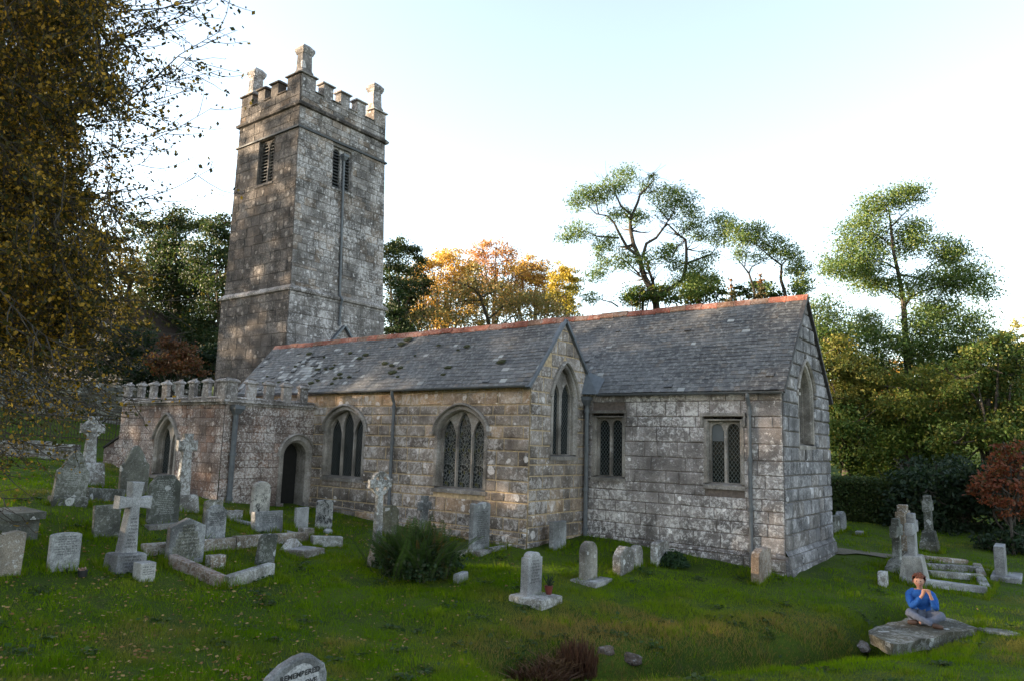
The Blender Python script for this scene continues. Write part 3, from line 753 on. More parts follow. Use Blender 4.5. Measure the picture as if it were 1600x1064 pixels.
window(church, Te, be, 2, .05, .20, None, None, heads='pointed', louvre=True, mull=.13, mat='tower', label='pale louvred belfry window cut by a drainpipe')
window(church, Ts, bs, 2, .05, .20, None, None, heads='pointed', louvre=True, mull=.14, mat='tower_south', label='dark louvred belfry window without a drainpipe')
mb = MB(); mb.box(18.6, 6.55, -.3, 18.82, 7.45, -.2, M=Te); mb.build('slit_window', M['black'], church)
# roofs ---------------------------------------------------------------------
def roof(name, p0, p1, q0, q1, row, wid, seed, patch=None, parent=church):
    """p0,p1: eave ends; q0,q1: ridge ends. slates in rows"""
    p0, p1, q0, q1 = map(Vector, (p0, p1, q0, q1)); rd = random.Random(seed); mb = MB()
    nrm = (p1-p0).cross(q0-p0).normalized()
    if nrm.z < 0: nrm = -nrm
    up = (q0-p0).normalized(); S = (q0-p0).length; mb.poly([p0-nrm*.02, p1-nrm*.02, q1-nrm*.02, q0-nrm*.02], (.05,0,.2))
    s = 0.0; k = 0
    while s < S-.03:
        h = row*(1.12-.35*s/S)*rd.uniform(.94,1.06); e = min(S, s+h*1.25); a0 = p0.lerp(q0, s/S); b0 = p1.lerp(q1, s/S); L = (b0-a0).length; d = (b0-a0)/L
        u = -wid*.5*rd.random()
        rt = rd.gauss(0, .03)
        while u < L:
            w_ = wid*rd.uniform(.7,1.35); ua, ub = max(0, u), min(L, u+w_)-.006
            if ub-ua > .03:
                fr = ((ua+ub)/2/L, (s+h/2)/S); c = [min(1, max(0, rd.gauss(.48,.24)+rt)), 0, rd.random()]
                lift = rd.uniform(.006,.011); dz = rd.uniform(-.006,.006); sk = rd.uniform(-.005,.005)
                if patch:
                    pr = patch(*fr)
                    if rd.random() < pr: c[1] = rd.uniform(.45,1.0)
                    elif rd.random() < pr*.4: c[0] = 0; lift += .03
                A = a0+d*ua+up*dz; B = a0+d*ub+up*(dz+sk)
                A2 = A+up*(e-s)-nrm*.004; B2 = B+up*(e-s)-nrm*.004
                sg_ = nrm*(noise.noise(A*.45+Vector((seed,0,0)))*.035+noise.noise(A*1.7)*.008); A = A+sg_; B = B+sg_; A2 = A2+sg_; B2 = B2+sg_
                A1, B1 = A+nrm*lift, B+nrm*(lift+rd.uniform(-.003,.003))
                mb.mesh([A1, B1, B2, A2, A-nrm*.006, B-nrm*.006], [(0,1,2,3),(4,5,1,0),(4,0,3),(5,2,1)], tuple(c))
            u += w_
        s += h; k += 1
    return mb.build(name, M['slate'], parent)
slc = (RZ-EZ)/(RY-YS); ov = .14
cr = roof('chancel_roof', (XA-.2, YS-ov, EZ+.08-ov*slc), (XE+.10, YS-ov, EZ+.08-ov*slc), (XA-.2, RY, RZ+.06), (XE+.10, RY, RZ+.06), .128, .17, 61, patch=lambda u, s: .006+(.10 if u < .12 and s < .35 else 0))
roof('nave_roof', (XT+.0, YS+.25, EZ+.06+.25*slc), (XA-.2, YS+.25, EZ+.06+.25*slc), (XT+.0, RY, RZ+.055), (XA-.2, RY, RZ+.055), .128, .17, 62, patch=lambda u, s: .01)
roof('nave_roof', (XE+.10, YN+ov, EZ+.08-ov*slc), (XT, YN+ov, EZ+.08-ov*slc), (XE+.10, RY, RZ+.06), (XT, RY, RZ+.06), .3, .4, 63)
sla = (ARZ-AZ)/(ARY-YA); XAW = -22.95
def apatch(u, s):
    r_ = math.hypot((u-.24)/.10, (s-.42)/.34); a = .75*max(0, 1-r_)**.7 if r_ < 1 else 0
    return a+(.035 if u < .5 else .012)+(.22 if s < .1 and u < .35 else 0)
roof('aisle_roof', (XAW, YA-ov, AZ+.10-ov*sla), (XA+.04, YA-ov, AZ+.10-ov*sla), (XAW, ARY, ARZ+.05), (XA+.04, ARY, ARZ+.05), .128, .17, 64, patch=apatch)
roof('aisle_roof', (XA+.04, AVY, AVZ+.03), (XAW, AVY, AVZ+.03), (XA+.04, ARY, ARZ+.05), (XAW, ARY, ARZ+.05), .22, .3, 65)
mb = MB(); mb.poly([(XAW+.05, YA, AZ-.1), (XAW+.05, YS, AVZ-.2), (XAW+.05, ARY, ARZ)], (.4,0,.3)); mb.build('aisle_gable_wall', M['aisle'], church)
# moss cushions on the aisle slates
mb = MB(); rd = random.Random(5); upA = Vector((0, ARY-YA, ARZ-AZ)).normalized(); nA = Vector((0, -upA.z, upA.y))
for k in range(34):
    u = rd.choice([.12,.18,.33,.38,.42,.55,.62,.77,.93,rd.random()])+rd.gauss(0,.02); s = rd.betavariate(1.3,2)*2.1
    c = Vector((XAW+(XA-XAW)*u, YA, AZ+.1))+upA*s+nA*.012
    r_ = rd.uniform(.04,.13)
    pts = [c+Vector((math.cos(a)*r_*rd.uniform(1.0,2.0), 0, 0))+upA*math.sin(a)*r_*rd.uniform(.5,.9) for a in [2*math.pi*i/9 for i in range(9)]]
    mb.loft([pts, [c+(p-c)*.6+nA*.03 for p in pts]], (rd.random(), 0, .3), cap=False); mb.poly([c+(p-c)*.6+nA*.03 for p in pts], (rd.random(),0,.3))
M['moss'] = plain('moss', (.035,.038,.014), 1, .4, nscale=20, bump=.8)
mb.build('roof_moss', M['moss'], church)['kind'] = 'stuff'
def ridge(x0, x1, y, z, sy, seed):
    mb = MB(); rd = random.Random(seed); x = x0
    while x < x1-.05:
        L = min(.46, x1-x); dz = rd.uniform(-.014,.014)+.02*noise.noise(Vector((x*.5,0,seed))); c = (rd.random(), 0, rd.random()); r_ = .17; s = sy/ math.hypot(1, sy); cth = 1/math.hypot(1, sy)
        prof = [(-r_*cth, -r_*s), (-.03, -.01), (0, .02), (.03, -.01), (r_*cth, -r_*s)]
        ring = lambda xx, t: [(xx, y+a*t, z+b*t+dz+.055) for a, b in prof]+[(xx, y+a*t*.93, z+b*t+dz+.03) for a, b in reversed(prof)]
        mb.loft([ring(x+.004, 1), ring(x+L-.05, 1), ring(x+L-.045, 1.12), ring(x+L-.004, 1.12)], c); x += L
    mb.build('ridge_tiles', M['ridge'], church)
ridge(XT, XE+.11, RY, RZ+.03, slc, 3); ridge(XAW, XA+.03, ARY, ARZ+.02, sla, 4)
# verges, barge slates, valley lead, flashing
mb = MB()
def strip(a, b, wd, th, col=(.4,0,.3)):
    a, b = Vector(a), Vector(b); t = (b-a).normalized(); s_ = Vector((1,0,0)); n_ = t.cross(s_).normalized()
    ring = lambda p: [p-s_*wd/2-n_*th/2, p+s_*wd/2-n_*th/2, p+s_*wd/2+n_*th/2, p-s_*wd/2+n_*th/2]
    mb.loft([ring(a), ring(b)], col)
strip((XE+.06, YS-ov, EZ+.03-ov*slc), (XE+.06, RY, RZ+.02), .10, .07); strip((XE+.06, YN+ov, EZ+.03-ov*slc), (XE+.06, RY, RZ+.02), .10, .07)
mb.build('verge', plain('verge_slate', (.05,.045,.045), .8, .4), church)
mb = MB()
strip((XA+.035, YA-ov, AZ+.05-ov*sla), (XA+.035, ARY, ARZ+.02), .11, .075); strip((XA+.035, YS+.0, AVZ-.02), (XA+.035, ARY, ARZ+.02), .11, .075)
mb.build('verge', M['lead'], church)
mb = MB()
mb.mesh([(XA+.02, YS-.02, AVZ+.06), (XA+.02, YS-.30, 1.42), (XA+.46, YS-.17, 1.42), (XA+.5, YS+.15, 1.86)], [(0,1,2,3)])
mb.build('valley_lead', M['lead'], church)
for s_ in (-1, 1):
    mb = MB(); a = Vector((XT+.10, 18.9, 4.50)); b = Vector((XT+.10, 18.9+s_*1.15, 3.15)); t = (b-a).normalized(); n_ = Vector((0, -t.z, t.y))
    if n_.z < 0: n_ = -n_
    mb.loft([[p-Vector((.12,0,0)), p+Vector((.16,0,0)), p+Vector((.16,0,0))+n_*.07, p-Vector((.12,0,0))+n_*.07] for p in (a, b)])
    mb.build('lead_flashing', M['lead'], church)
# gutters and downpipes
def gutter(a, b, r_=.055):
    mb = MB(); a, b = Vector(a), Vector(b)
    prof = [(math.cos(t)*r_, math.sin(t)*r_) for t in [math.pi+math.pi*i/6 for i in range(7)]]+[(r_*.8, 0), (0, -r_*.75), (-r_*.8, 0)]
    mb.loft([[(p.x, p.y+u, p.z+v) for u, v in prof] for p in (a, b)]); return mb.build('gutter', M['pipe'], church)
gutter((XA+.45, YS-ov-.05, EZ-.10), (XE+.08, YS-ov-.05, EZ-.12)); gutter((XAW, YA-ov-.05, AZ-.09), (XA+.0, YA-ov-.05, AZ-.06))
def downpipe(pts, r_, hopper=None, collars=3):
    mb = MB(); mb.tube(pts, r_, 10)
    a, b = Vector(pts[-2]), Vector(pts[-1])
    for i in range(collars+1):
        p = a.lerp(b, (i+.12)/(collars+.3)); d = (b-a).normalized()*.045; mb.tube([p-d, p+d], r_*1.35, 10)
    o = mb.build('downpipe', M['pipe'], church, smooth=False)
    if hopper:
        h = MB(); x, y, z, s = hopper; h.loft([[(x+a*s*k, y+b*s*k, z+dz) for a, b in ((-1,-1),(1,-1),(1,1),(-1,1))] for k, dz in ((.5,-.16),(.95,-.02),(1.05,-.02),(1.05,.08))]); h.build('hopper', M['pipe'], o)
    return o
def swan(x, y, yw, zt, zb, off=0): return [(x, y, zt), (x, y, zt-.12), (x, yw, zt-.34), (x, yw, zb)]
downpipe(swan(-5.83, YS-ov-.05, YS-.09, EZ-.12, -2.6), .046); downpipe(swan(-14.95, YA-ov-.05, YA-.09, AZ-.1, -2.15), .046)
downpipe([(XA+.12, YS-.14, 1.35), (XA+.12, YS-.14, 1.1), (XA+.12, YS-.14, -2.3)], .06, (XA+.12, YS-.16, 1.28, .11))
downpipe([(XP+.10, YP+.30, .9), (XP+.10, YP+.30, -1.9)], .075, (XP+.13, YP+.30, .80, .15), 2)
downpipe([Te(18.64, 11.45, .12), Te(18.64, 11.2, .09), Te(18.64, 5.75, .09), Te(18.66, 5.55, .24), Te(18.66, 5.3, .16), Te(18.66, 4.5, .16)], .05, (*Te(18.64, 11.5, .14), .12), 1)
church.location = CBASE
for o in church.children: o.matrix_parent_inverse = Matrix.Translation(-CBASE)

# ------------------------------------------------------------------ headstones and crosses
# every stone faces east (+X) unless turned; local axes: y = across the face, x = out of the face
def outline(kind, w_, h):
    hw = w_/2
    if kind == 'flat': return [(-hw,0),(hw,0),(hw,h),(-hw,h)]
    if kind == 'camber':
        return [(-hw,0),(hw,0)]+[(hw*math.cos(t*math.pi/12), h-.10*w_+.10*w_*math.sin(t*math.pi/12)) for t in range(0, 13)]
    if kind == 'round':
        return [(-hw,0),(hw,0)]+[(hw*math.cos(t*math.pi/14), h-.42*w_+.42*w_*math.sin(t*math.pi/14)) for t in range(0, 15)]
    if kind == 'pediment': return [(-hw,0),(hw,0),(hw,h-.22*w_),(0,h),(-hw,h-.22*w_)]
    if kind == 'chamfer': return [(-hw,0),(hw,0),(hw,h-.28*w_),(hw*.5,h),(-hw*.5,h),(-hw,h-.28*w_)]
    if kind == 'gothic':   # shouldered pointed top
        r = []
        for t in range(0, 9):
            a = t/8; r.append((hw*.72*(1-a)**.8, h-.55*w_*(1-a)**1.5))
        L = [(-hw,0),(hw,0),(hw,h-.72*w_),(hw*.98,h-.66*w_),(hw*.80,h-.60*w_)]+r
        return L+[(-a, b) for a, b in reversed(r[:-1])]+[(-hw*.80,h-.60*w_),(-hw*.98,h-.66*w_),(-hw,h-.72*w_)]
    if kind == 'shoulder':
        return [(-hw,0),(hw,0),(hw,h-.22*w_),(hw*.72,h-.20*w_)]+[(hw*.72*math.cos(t*math.pi/10), h-.18*w_+.18*w_*math.sin(t*math.pi/10)) for t in range(0, 11)]+[(-hw*.72,h-.20*w_),(-hw,h-.22*w_)]
    if kind == 'segment':   # broad irregular arched top, higher on one side
        return [(-hw,0),(hw,0),(hw,h-.30*w_),(hw*.9,h-.16*w_),(hw*.55,h-.03*w_),(hw*.30,h),(0,h-.03*w_),(-hw*.4,h-.12*w_),(-hw*.75,h-.26*w_),(-hw*.94,h-.42*w_),(-hw,h-.56*w_)]
    if kind == 'broken':
        return [(-hw,0),(hw,0),(hw*.95,h*.93),(hw*.6,h),(hw*.1,h*.95),(-hw*.3,h*.98),(-hw*.8,h*.92),(-hw*.97,h*.8)]
    if kind == 'wave': return [(-hw,0),(hw,0),(hw,h-.07*w_)]+[(hw*(1-t/6), h-.06*w_+.06*w_*math.sin(t/6*math.pi*1.0)+.05*w_*(t/6)) for t in range(1, 12)]+[(-hw,h-.03*w_)]
def cross_outline(w_, h, stem, arm, az, flare=1.0):
    """plain cross: arms centred at height az"""
    s, a, hw = stem/2, arm/2, w_/2
    sb = s*1.45
    return [(-sb,0),(sb,0),(s*.95,az-a*.9),(hw,az-a*flare),(hw,az+a*flare),(s*.95,az+a*.9),(s*flare,h),(-s*flare,h),(-s*.95,az+a*.9),(-hw,az+a*flare),(-hw,az-a*flare),(-s*.95,az-a*.9)]
def extrude(mb, ol, t, bev=.012, col=(.5,0,.4), jit=0, rd=random, foot=.35):
    cx_ = sum(p[0] for p in ol)/len(ol); n = len(ol)
    ol = [(a, -foot if b == 0 else b) for a, b in ol]
    # front inset by averaging edge normals
    ins = []
    for i in range(n):
        p, a, b = Vector(ol[i]), Vector(ol[i-1]), Vector(ol[(i+1) % n])
        e1 = (p-a).normalized(); e2 = (b-p).normalized(); n1 = Vector((-e1.y, e1.x)); n2 = Vector((-e2.y, e2.x)); nn = n1+n2
        nn = nn/max(.35, nn.length_squared)*2 if nn.length > .2 else n1
        ins.append(p+nn*bev)
    J = [(rd.uniform(-jit, jit), rd.uniform(-jit, jit)) for _ in range(n)]
    f = lambda pts, x: [(x, p[0]+j[0], p[1]+(j[1] if o[1] > 0 else 0)) for p, j, o in zip(pts, J, ol)]
    mb.loft([f(ins, -t/2), f(ol, -t/2+bev), f(ol, t/2-bev), f(ins, t/2)], col)
def letters(parent, x, w_, z1, z0, rows, lh, mat, seed, taper=0.0, minw=.5, sy=0):
    rd = random.Random(seed); mb = MB(); dz = (z1-z0)/rows; lh = min(lh*1.15, .58*dz)
    for k in range(rows):
        z = z1-dz*(k+.5); L = w_*rd.uniform(minw, 1)*(1+taper*k/rows); y = -L/2
        while y < L/2-.02:
            nl = rd.randint(2, 8)
            for _ in range(nl):
                if y > L/2: break
                cw = lh*rd.uniform(.35,.75); hh = lh*rd.uniform(.85,1.0)
                b = rd.choice((0,1,2))
                st = lh*.17
                mb.poly([(x,y+sy,z-hh/2),(x,y+st+sy,z-hh/2),(x,y+st+sy,z+hh/2),(x,y+sy,z+hh/2)])
                if b != 1: mb.poly([(x,y+cw-st+sy,z-hh/2),(x,y+cw+sy,z-hh/2),(x,y+cw+sy,z+hh/2),(x,y+cw-st+sy,z+hh/2)])
                zz = z+hh/2-st if b != 2 else z-st/2
                mb.poly([(x+.0003,y+sy,zz),(x+.0003,y+cw+sy,zz),(x+.0003,y+cw+sy,zz+st),(x+.0003,y+sy,zz+st)])
                y += cw+lh*.28
            y += lh*.5
    if mb.f: return mb.build('inscription', mat, parent)
def place(px, pyb, pyt, wpx, turn=0):
    """position on the ground at a photo pixel, with the real height and width that those pixels mean there"""
    p, d = gp(px, pyb); k = d/FPX
    to = Vector((-p.x, -p.y)).normalized(); cf = max(.22, abs(to.x*math.cos(turn)+to.y*math.sin(turn)))
    return p, (pyb-pyt)*k, wpx*k/cf*.82, d
def headstone(name, label, kind, px, pyb, pyt, wpx, mat, t=.10, tilt=(0,0), turn=0, w_=None, h=None, jit=0, group=None, cat='headstone', bev=.012, col=None):
    p, h_, ww, d = place(px, pyb, pyt, wpx, turn); h = h or h_; w_ = w_ or ww
    rd = random.Random(int(px*7+pyt)); mb = MB(); extrude(mb, outline(kind, w_, h), t, bev, col or (rd.random(), 0, rd.random()), jit, rd)
    o = mb.build(name, M[mat]); o.location = p; o.rotation_euler = (R(tilt[0]), R(tilt[1]), turn)
    tag(o, label, cat, group); return o, w_, h
def block(parent, name, x0, y0, z0, x1, y1, z1, mat, bev=.015, batter=0):
    mb = MB(); b = bev
    mb.loft([[(x0,y0,z0),(x1,y0,z0),(x1,y1,z0),(x0,y1,z0)], [(x0+batter,y0+batter,z1-b),(x1-batter,y0+batter,z1-b),(x1-batter,y1-batter,z1-b),(x0+batter,y1-batter,z1-b)],
             [(x0+batter+b,y0+batter+b,z1),(x1-batter-b,y0+batter+b,z1),(x1-batter-b,y1-batter-b,z1),(x0+batter+b,y1-batter-b,z1)]], (random.random(),0,random.random()))
    return mb.build(name, M[mat] if isinstance(mat, str) else mat, parent)
T_ = .10
# left group
o, w_, h = headstone('headstone', 'dark mossy headstone with a pointed shouldered top, leaning, left of the wheel cross', 'gothic', 105, 788, 704, 54, 'mossy', .11, (-4, 0))
letters(o, .057, w_*.6, h*.68, h*.32, 9, .035, M['ink_pale'], 1)
block(o, 'plinth', -.14, -w_*.54, -.3, .13, w_*.54, .16, 'mossy')
o, w_, h = headstone('headstone', 'large mossy headstone with a round pointed top behind the white cross', 'gothic', 207, 774, 697, 48, 'mossy', .11, (1, 0))
o, w_, h = headstone('headstone', 'large headstone with cut corners and a long pale inscription, right of the white cross', 'chamfer', 253, 820, 743, 52, 'mossy', .12, (1, 0))
letters(o, .062, w_*.62, h*.92, h*.22, 19, .035, M['ink_pale'], 2, minw=.7)
block(o, 'plinth', -.2, -w_*.62, -.3, .25, w_*.6, .05, 'kerb')
o, w_, h = headstone('headstone', 'low dark square topped headstone half behind the white cross', 'flat', 165, 838, 790, 44, 'mossy', .10, (2, -2))
letters(o, .052, w_*.8, h*.85, h*.55, 6, .03, M['ink'], 3)
o, w_, h = headstone('headstone', 'grey headstone with a gently curved top and black lettering, nearest on the left', 'camber', 97, 892, 834, 50, 'grey', .10, (-1, -2))
letters(o, .052, w_*.82, h*.92, h*.40, 8, .04, M['ink'], 4, minw=.6)
p_, d_ = gp(118, 893)
v = empty('flower_pot', p_, 'small dark pot at the foot of the curved top headstone', 'flower pot'); v.location.x += .25
mb = MB(); mb.loft([[(math.cos(a)*r_, math.sin(a)*r_, z) for a in [k*math.pi/6 for k in range(12)]] for r_, z in ((.06,-.05),(.07,.03),(.07,.05),(.05,.05),(.04,.02))]); mb.build('pot', M['dark_metal'], v)
mb = MB()
for k in range(26):
    a, q_ = random.uniform(0, 6.28), random.uniform(0, .09); mb.tube([(math.cos(a)*q_*.3, math.sin(a)*q_*.3, .03), (math.cos(a)*q_*.8, math.sin(a)*q_*.8, .04+random.uniform(.02,.05))], [.004,.012], 4, (random.random(),0,0))
mb.build('flowers', plain('faded_flowers', (.25,.16,.12), .9, .5, nscale=30), v)
o, w_, h = headstone('headstone', 'weathered grey headstone cut off by the left edge of the photo', 'wave', 6, 898, 833, 48, 'rough', .14, (-2, 0))
# wheel cross on tall battered plinth
def celtic(name, label, px, pyb, pyt, armpx, mat, base_frac=.30, ring=True, stem=.30, edge=None, baseW=1.0, turn=0, tilt=0, basew_px=None, cat='cross', armh=.74, steps=1, tp=.80):
    p, h, aw, d = place(px, pyb, pyt, armpx, turn)
    if edge: aw = edge
    root = empty(name, p, label, cat); root.rotation_euler = (R(tilt), 0, turn)
    bh = h*base_frac; sh = h-bh; s = aw*stem; t = s*.72
    bw = aw*.62*baseW if not basew_px else basew_px*d/FPX/2
    rd = random.Random(int(px)); mb = MB(); z = -.3; zz = 0
    for k in range(steps):
        f0 = 1-k*(.26); z1 = bh*(k+1)/steps
        bx = bw*f0; bt = .80*bx if turn == 0 else bx
        mb.loft([[(-bt,-bx,z),(bt,-bx,z),(bt,bx,z),(-bt,bx,z)], [(-bt*tp,-bx*tp,z1-.03),(bt*tp,-bx*tp,z1-.03),(bt*tp,bx*tp,z1-.03),(-bt*tp,bx*tp,z1-.03)], [(-bt*(tp-.08),-bx*(tp-.08),z1),(bt*(tp-.08),-bx*(tp-.08),z1),(bt*(tp-.08),bx*(tp-.08),z1),(-bt*(tp-.08),bx*(tp-.08),z1)]], (rd.random(),0,rd.random()))
        z = z1-.01
    mb.build('plinth', M[mat], root)
    sb = MB(); ol = cross_outline(aw, sh, s, s*1.05, sh*armh, 1.12)
    extrude(sb, [(a, b) for a, b in ol], t, .018, (rd.random(),0,rd.random()), foot=.02)
    so = sb.build('cross_shaft', M[mat], root); so.location = (0, 0, bh)
    if ring:
        rb = MB(); rr = aw*.36; rings = []
        for k in range(24):
            a = k*math.pi/12; c_, s_ = math.cos(a), math.sin(a)
            rings.append([(x, c_*q_, sh*armh+s_*q_) for x, q_ in ((-t*.33, rr*.82), (t*.33, rr*.82), (t*.33, rr*1.12), (-t*.33, rr*1.12))])
        rb.loft(rings+[rings[0]], (rd.random(),0,.4), cap=False); ro = rb.build('wheel_ring', M[mat], root); ro.location = (0, 0, bh)
    return root, aw, h, bh
celtic('wheel_cross', 'tall grey wheel cross on a tapering plinth at the far left', 135, 757, 651, 40, 'rough', .32, True, .36, baseW=1.0)
celtic('stone_cross', 'weathered cross with rounded arms standing against the porch window', 283, 795, 678, 34, 'rough', .19, True, .44, baseW=1.15, armh=.80)
# white cross
p, h, aw, d = place(193, 889, 755, 58)
wc = empty('white_cross', p, 'pale granite cross with flared arms and black lettering on a square base', 'cross'); wc.rotation_euler = (R(-2.5), 0, R(4))
mb = MB(); bh = h*.19; sh = h-bh; s = aw*.32
ol = [(-s*.78,0),(s*.78,0),(s*.44,sh*.635),(aw/2,sh*.615),(aw/2,sh*.80),(s*.44,sh*.775),(s*.60,sh),(-s*.60,sh),(-s*.44,sh*.775),(-aw/2,sh*.80),(-aw/2,sh*.615),(-s*.44,sh*.635)]
extrude(mb, ol, .20, .015, (.6,0,.2), foot=.02); so = mb.build('cross_shaft', M['pale'], wc); so.location = (0, 0, bh)
letters(so, .102, s*.75, sh*.50, sh*.06, 9, .04, M['ink'], 8, .5, .6)
bb = block(wc, 'base', -.20, -aw*.49, -.3, .24, aw*.49, bh, 'pale', .03, .03)
letters(bb, .245, aw*.72, bh*.92, bh*.15, 4, .042, M['ink'], 9)
mb = MB()
for k in range(60):
    a = random.uniform(0, 6.28); q_ = random.uniform(0,.10); zz = random.uniform(0,.16)
    mb.tube([(.36+math.cos(a)*q_*.3, .12+math.sin(a)*q_*.3, 0), (.36+math.cos(a)*q_, .12+math.sin(a)*q_, zz)], [.006,.014], 4, (random.random(),0,0))
fl = mb.build('dried_flowers', plain('dead_flowers', (.06,.02,.02), .9, .4, nscale=30)); fl.location = p; tag(fl, 'dark dried flowers against the base of the pale cross', 'flowers')
o, w_, h = headstone('vase_block', 'small pale tapered granite block in front of the white cross', 'flat', 224, 905, 879, 26, 'pale', .26, (0, 0), jit=.004, cat='flower block')
letters(o, .132, w_*.75, h*.85, h*.3, 4, .03, M['ink'], 10, minw=.8)
o, w_, h = headstone('headstone', 'grey pediment topped headstone with a dark stepped inscription panel, in the kerbed plot', 'pediment', 287, 878, 810, 62, 'grey', .13, (0, 1))
mb = MB(); x = .0665
for k, (a, b, c) in enumerate(((.17,.86,.70),(.27,.70,.55),(.33,.55,.38),(.40,.38,.08))): mb.poly([(x,-w_*a,h*c),(x,w_*a,h*c),(x,w_*a,h*b),(x,-w_*a,h*b)], (random.random(),0,.4))
mb.build('inset_panel', M['panel'], o); letters(o, .068, w_*.55, h*.84, h*.15, 9, .035, M['ink'], 11, .4, .7)
o, w_, h = headstone('headstone', 'slim grey headstone with shouldered top and black lettering beside the kerbed plot', 'shoulder', 334, 848, 790, 34, 'grey', .10, (0, 0))
letters(o, .052, w_*.8, h*.82, h*.45, 7, .036, M['ink'], 12, minw=.7)
headstone('headstone', 'dark curved top headstone just behind the slim lettered one', 'camber', 330, 828, 781, 30, 'mossy', .12)
o, w_, h = headstone('headstone', 'round topped white headstone blotched with black lichen near the porch door', 'round', 404, 812, 752, 30, 'spotted', .14, (1, 3))
o, w_, h = headstone('headstone', 'low wide grey tablet headstone with faint lettering in front of the porch', 'flat', 417, 830, 799, 50, 'grey', .18, (0, -6))
letters(o, .095, w_*.7, h*.85, h*.4, 5, .04, M['ink'], 13)
headstone('headstone', 'small plain white headstone in front of the porch doorway', 'flat', 470, 826, 793, 22, 'pale', .10, (1, 0), bev=.008)
o, w_, h = headstone('headstone', 'white headstone spotted with black lichen under the left aisle window', 'camber', 505, 828, 781, 27, 'spotted', .12, (0, 0))
p_, d_ = gp(513, 832)
mb = MB(); bm = [(math.cos(a)*.16*random.uniform(.7,1.1), math.sin(a)*.13*random.uniform(.7,1.1)) for a in [k*.7 for k in range(9)]]
mb.loft([[(a, b, -.05) for a, b in bm], [(a*.9, b*.9, .06) for a, b in bm], [(a*.5, b*.5, .10) for a, b in bm]]); q_ = mb.build('loose_stone', M['pale']); q_.location = p_; tag(q_, 'small loose pale stone at the foot of the black spotted headstone', 'stone')
o, w_, h = headstone('headstone', 'dark leaning headstone with a ragged top, in front of the long kerb', 'broken', 413, 881, 834, 31, 'mossy', .12, (-5, 2), jit=.012)
# broken memorial lying in the grass
p_, d_ = gp(468, 862)
mb = MB(); b = [(-.32,-.34),(.34,-.28),(.38,.34),(-.20,.42)]
mb.loft([[(x, y, -.1) for x, y in b], [(x, y, .05) for x, y in b], [(x*.95, y*.95, .07) for x, y in b]], (.3,0,.7))
fs = mb.build('fallen_memorial', M['rough']); fs.location = p_; fs.rotation_euler = (0, 0, .3); tag(fs, 'broken memorial lying flat in the grass with a raised triangular top', 'memorial')
mb = MB(); mb.loft([[(-.30,-.26,.06),(-.14,-.26,.06),(-.14,.34,.06),(-.30,.34,.06)], [(-.28,-.05,.24),(-.18,-.05,.24),(-.18,.12,.24),(-.28,.12,.24)]], (.6,0,.7)); mb.build('raised_top', M['rough'], fs)
mb = MB(); mb.loft([[(-.12,-.2,.07),(.24,-.2,.07),(.24,.26,.07),(-.12,.26,.07)], [(-.08,-.16,.09),(.2,-.16,.09),(.2,.22,.09),(-.08,.22,.09)]], (.9,0,.1)); mb.build('tablet', M['pale'], fs)
# kerbs: each length of kerb runs between two photo pixels on the ground
def kerb(name, label, a, b, mat, hgt=.20, wid=.16, group=None, cat='kerb', sink=.2):
    pa, pb = gp(*a)[0], gp(*b)[0]; d = pb-pa; L = Vector((d.x, d.y)).length; mb = MB(); n = max(1, int(L/1.4)); rd = random.Random(int(a[0]+b[0]))
    t = Vector((d.x, d.y, 0)).normalized(); s_ = Vector((-t.y, t.x, 0))*wid/2
    for i in range(n):
        q0, q1 = pa.lerp(pb, i/n), pa.lerp(pb, (i+1)/n); q0 = q0+t*.01; q1 = q1-t*.01
        h0, h1 = hgt*rd.uniform(.85,1.1), hgt*rd.uniform(.85,1.1); c_ = (rd.random(),0,rd.random())
        ring = lambda q, hh: [q-s_-Vector((0,0,sink))-pa, q+s_-Vector((0,0,sink))-pa, q+s_+Vector((0,0,hh-.025))-pa, q+s_*.75+Vector((0,0,hh))-pa, q-s_*.75+Vector((0,0,hh))-pa, q-s_+Vector((0,0,hh-.025))-pa]
        mb.loft([ring(q0, h0), ring(q1, h1)], c_)
    o = mb.build(name, M[mat]); o.location = pa; return tag(o, label, cat, group)
kerb('grave_kerb', 'brown stone side kerb running toward the viewer from the pediment headstone', (268,884), (349,918), 'brownkerb', .19, .17)
kerb('grave_kerb', 'pale grey front kerb closing the nearest kerbed plot', (350,918), (423,897), 'kerb', .20, .17)
kerb('grave_kerb', 'long low kerb behind the pediment headstone and the ragged leaning one', (222,868), (478,846), 'kerb', .22, .18)
kerb('grave_kerb', 'short kerb with rust stain at the right end of the long kerb', (486,852), (533,853), 'kerb', .24, .2)
kerb('grave_kerb', 'dark kerb between the pointed mossy headstones at the far left', (130,782), (188,780), 'mossy', .26, .2)
kerb('grave_kerb', 'thin pale kerb edge in front of the low wide tablet', (330,806), (470,838), 'pale', .06, .14)
headstone('footstone', 'small square grey stone inside the nearest kerbed plot', 'flat', 336, 887, 867, 26, 'rough', .2, (0,0), jit=.01, cat='footstone')
headstone('footstone', 'small pale brown stone on top of the short rusty kerb', 'flat', 478, 838, 825, 20, 'rough', .24, (0,0), jit=.012, cat='footstone')
headstone('footstone', 'little weathered stump at the foot of the porch wall', 'broken', 365, 812, 797, 24, 'rough', .2, (0,0), jit=.012, cat='footstone')
# chest tomb remains at far left
p_, d_ = gp(10, 838)
mb = MB(); mb.box(-.34,-.34,-.3,.30,.34,.30,(.3,0,.3)); mb.box(-.40,-.40,.30,.36,.40,.42,(.3,0,.5)); ct = mb.build('chest_tomb', M['mossy']); ct.location = p_; ct.rotation_euler = (0, R(3), R(8)); tag(ct, 'low rough chest tomb behind hanging leaves at the left edge', 'tomb')
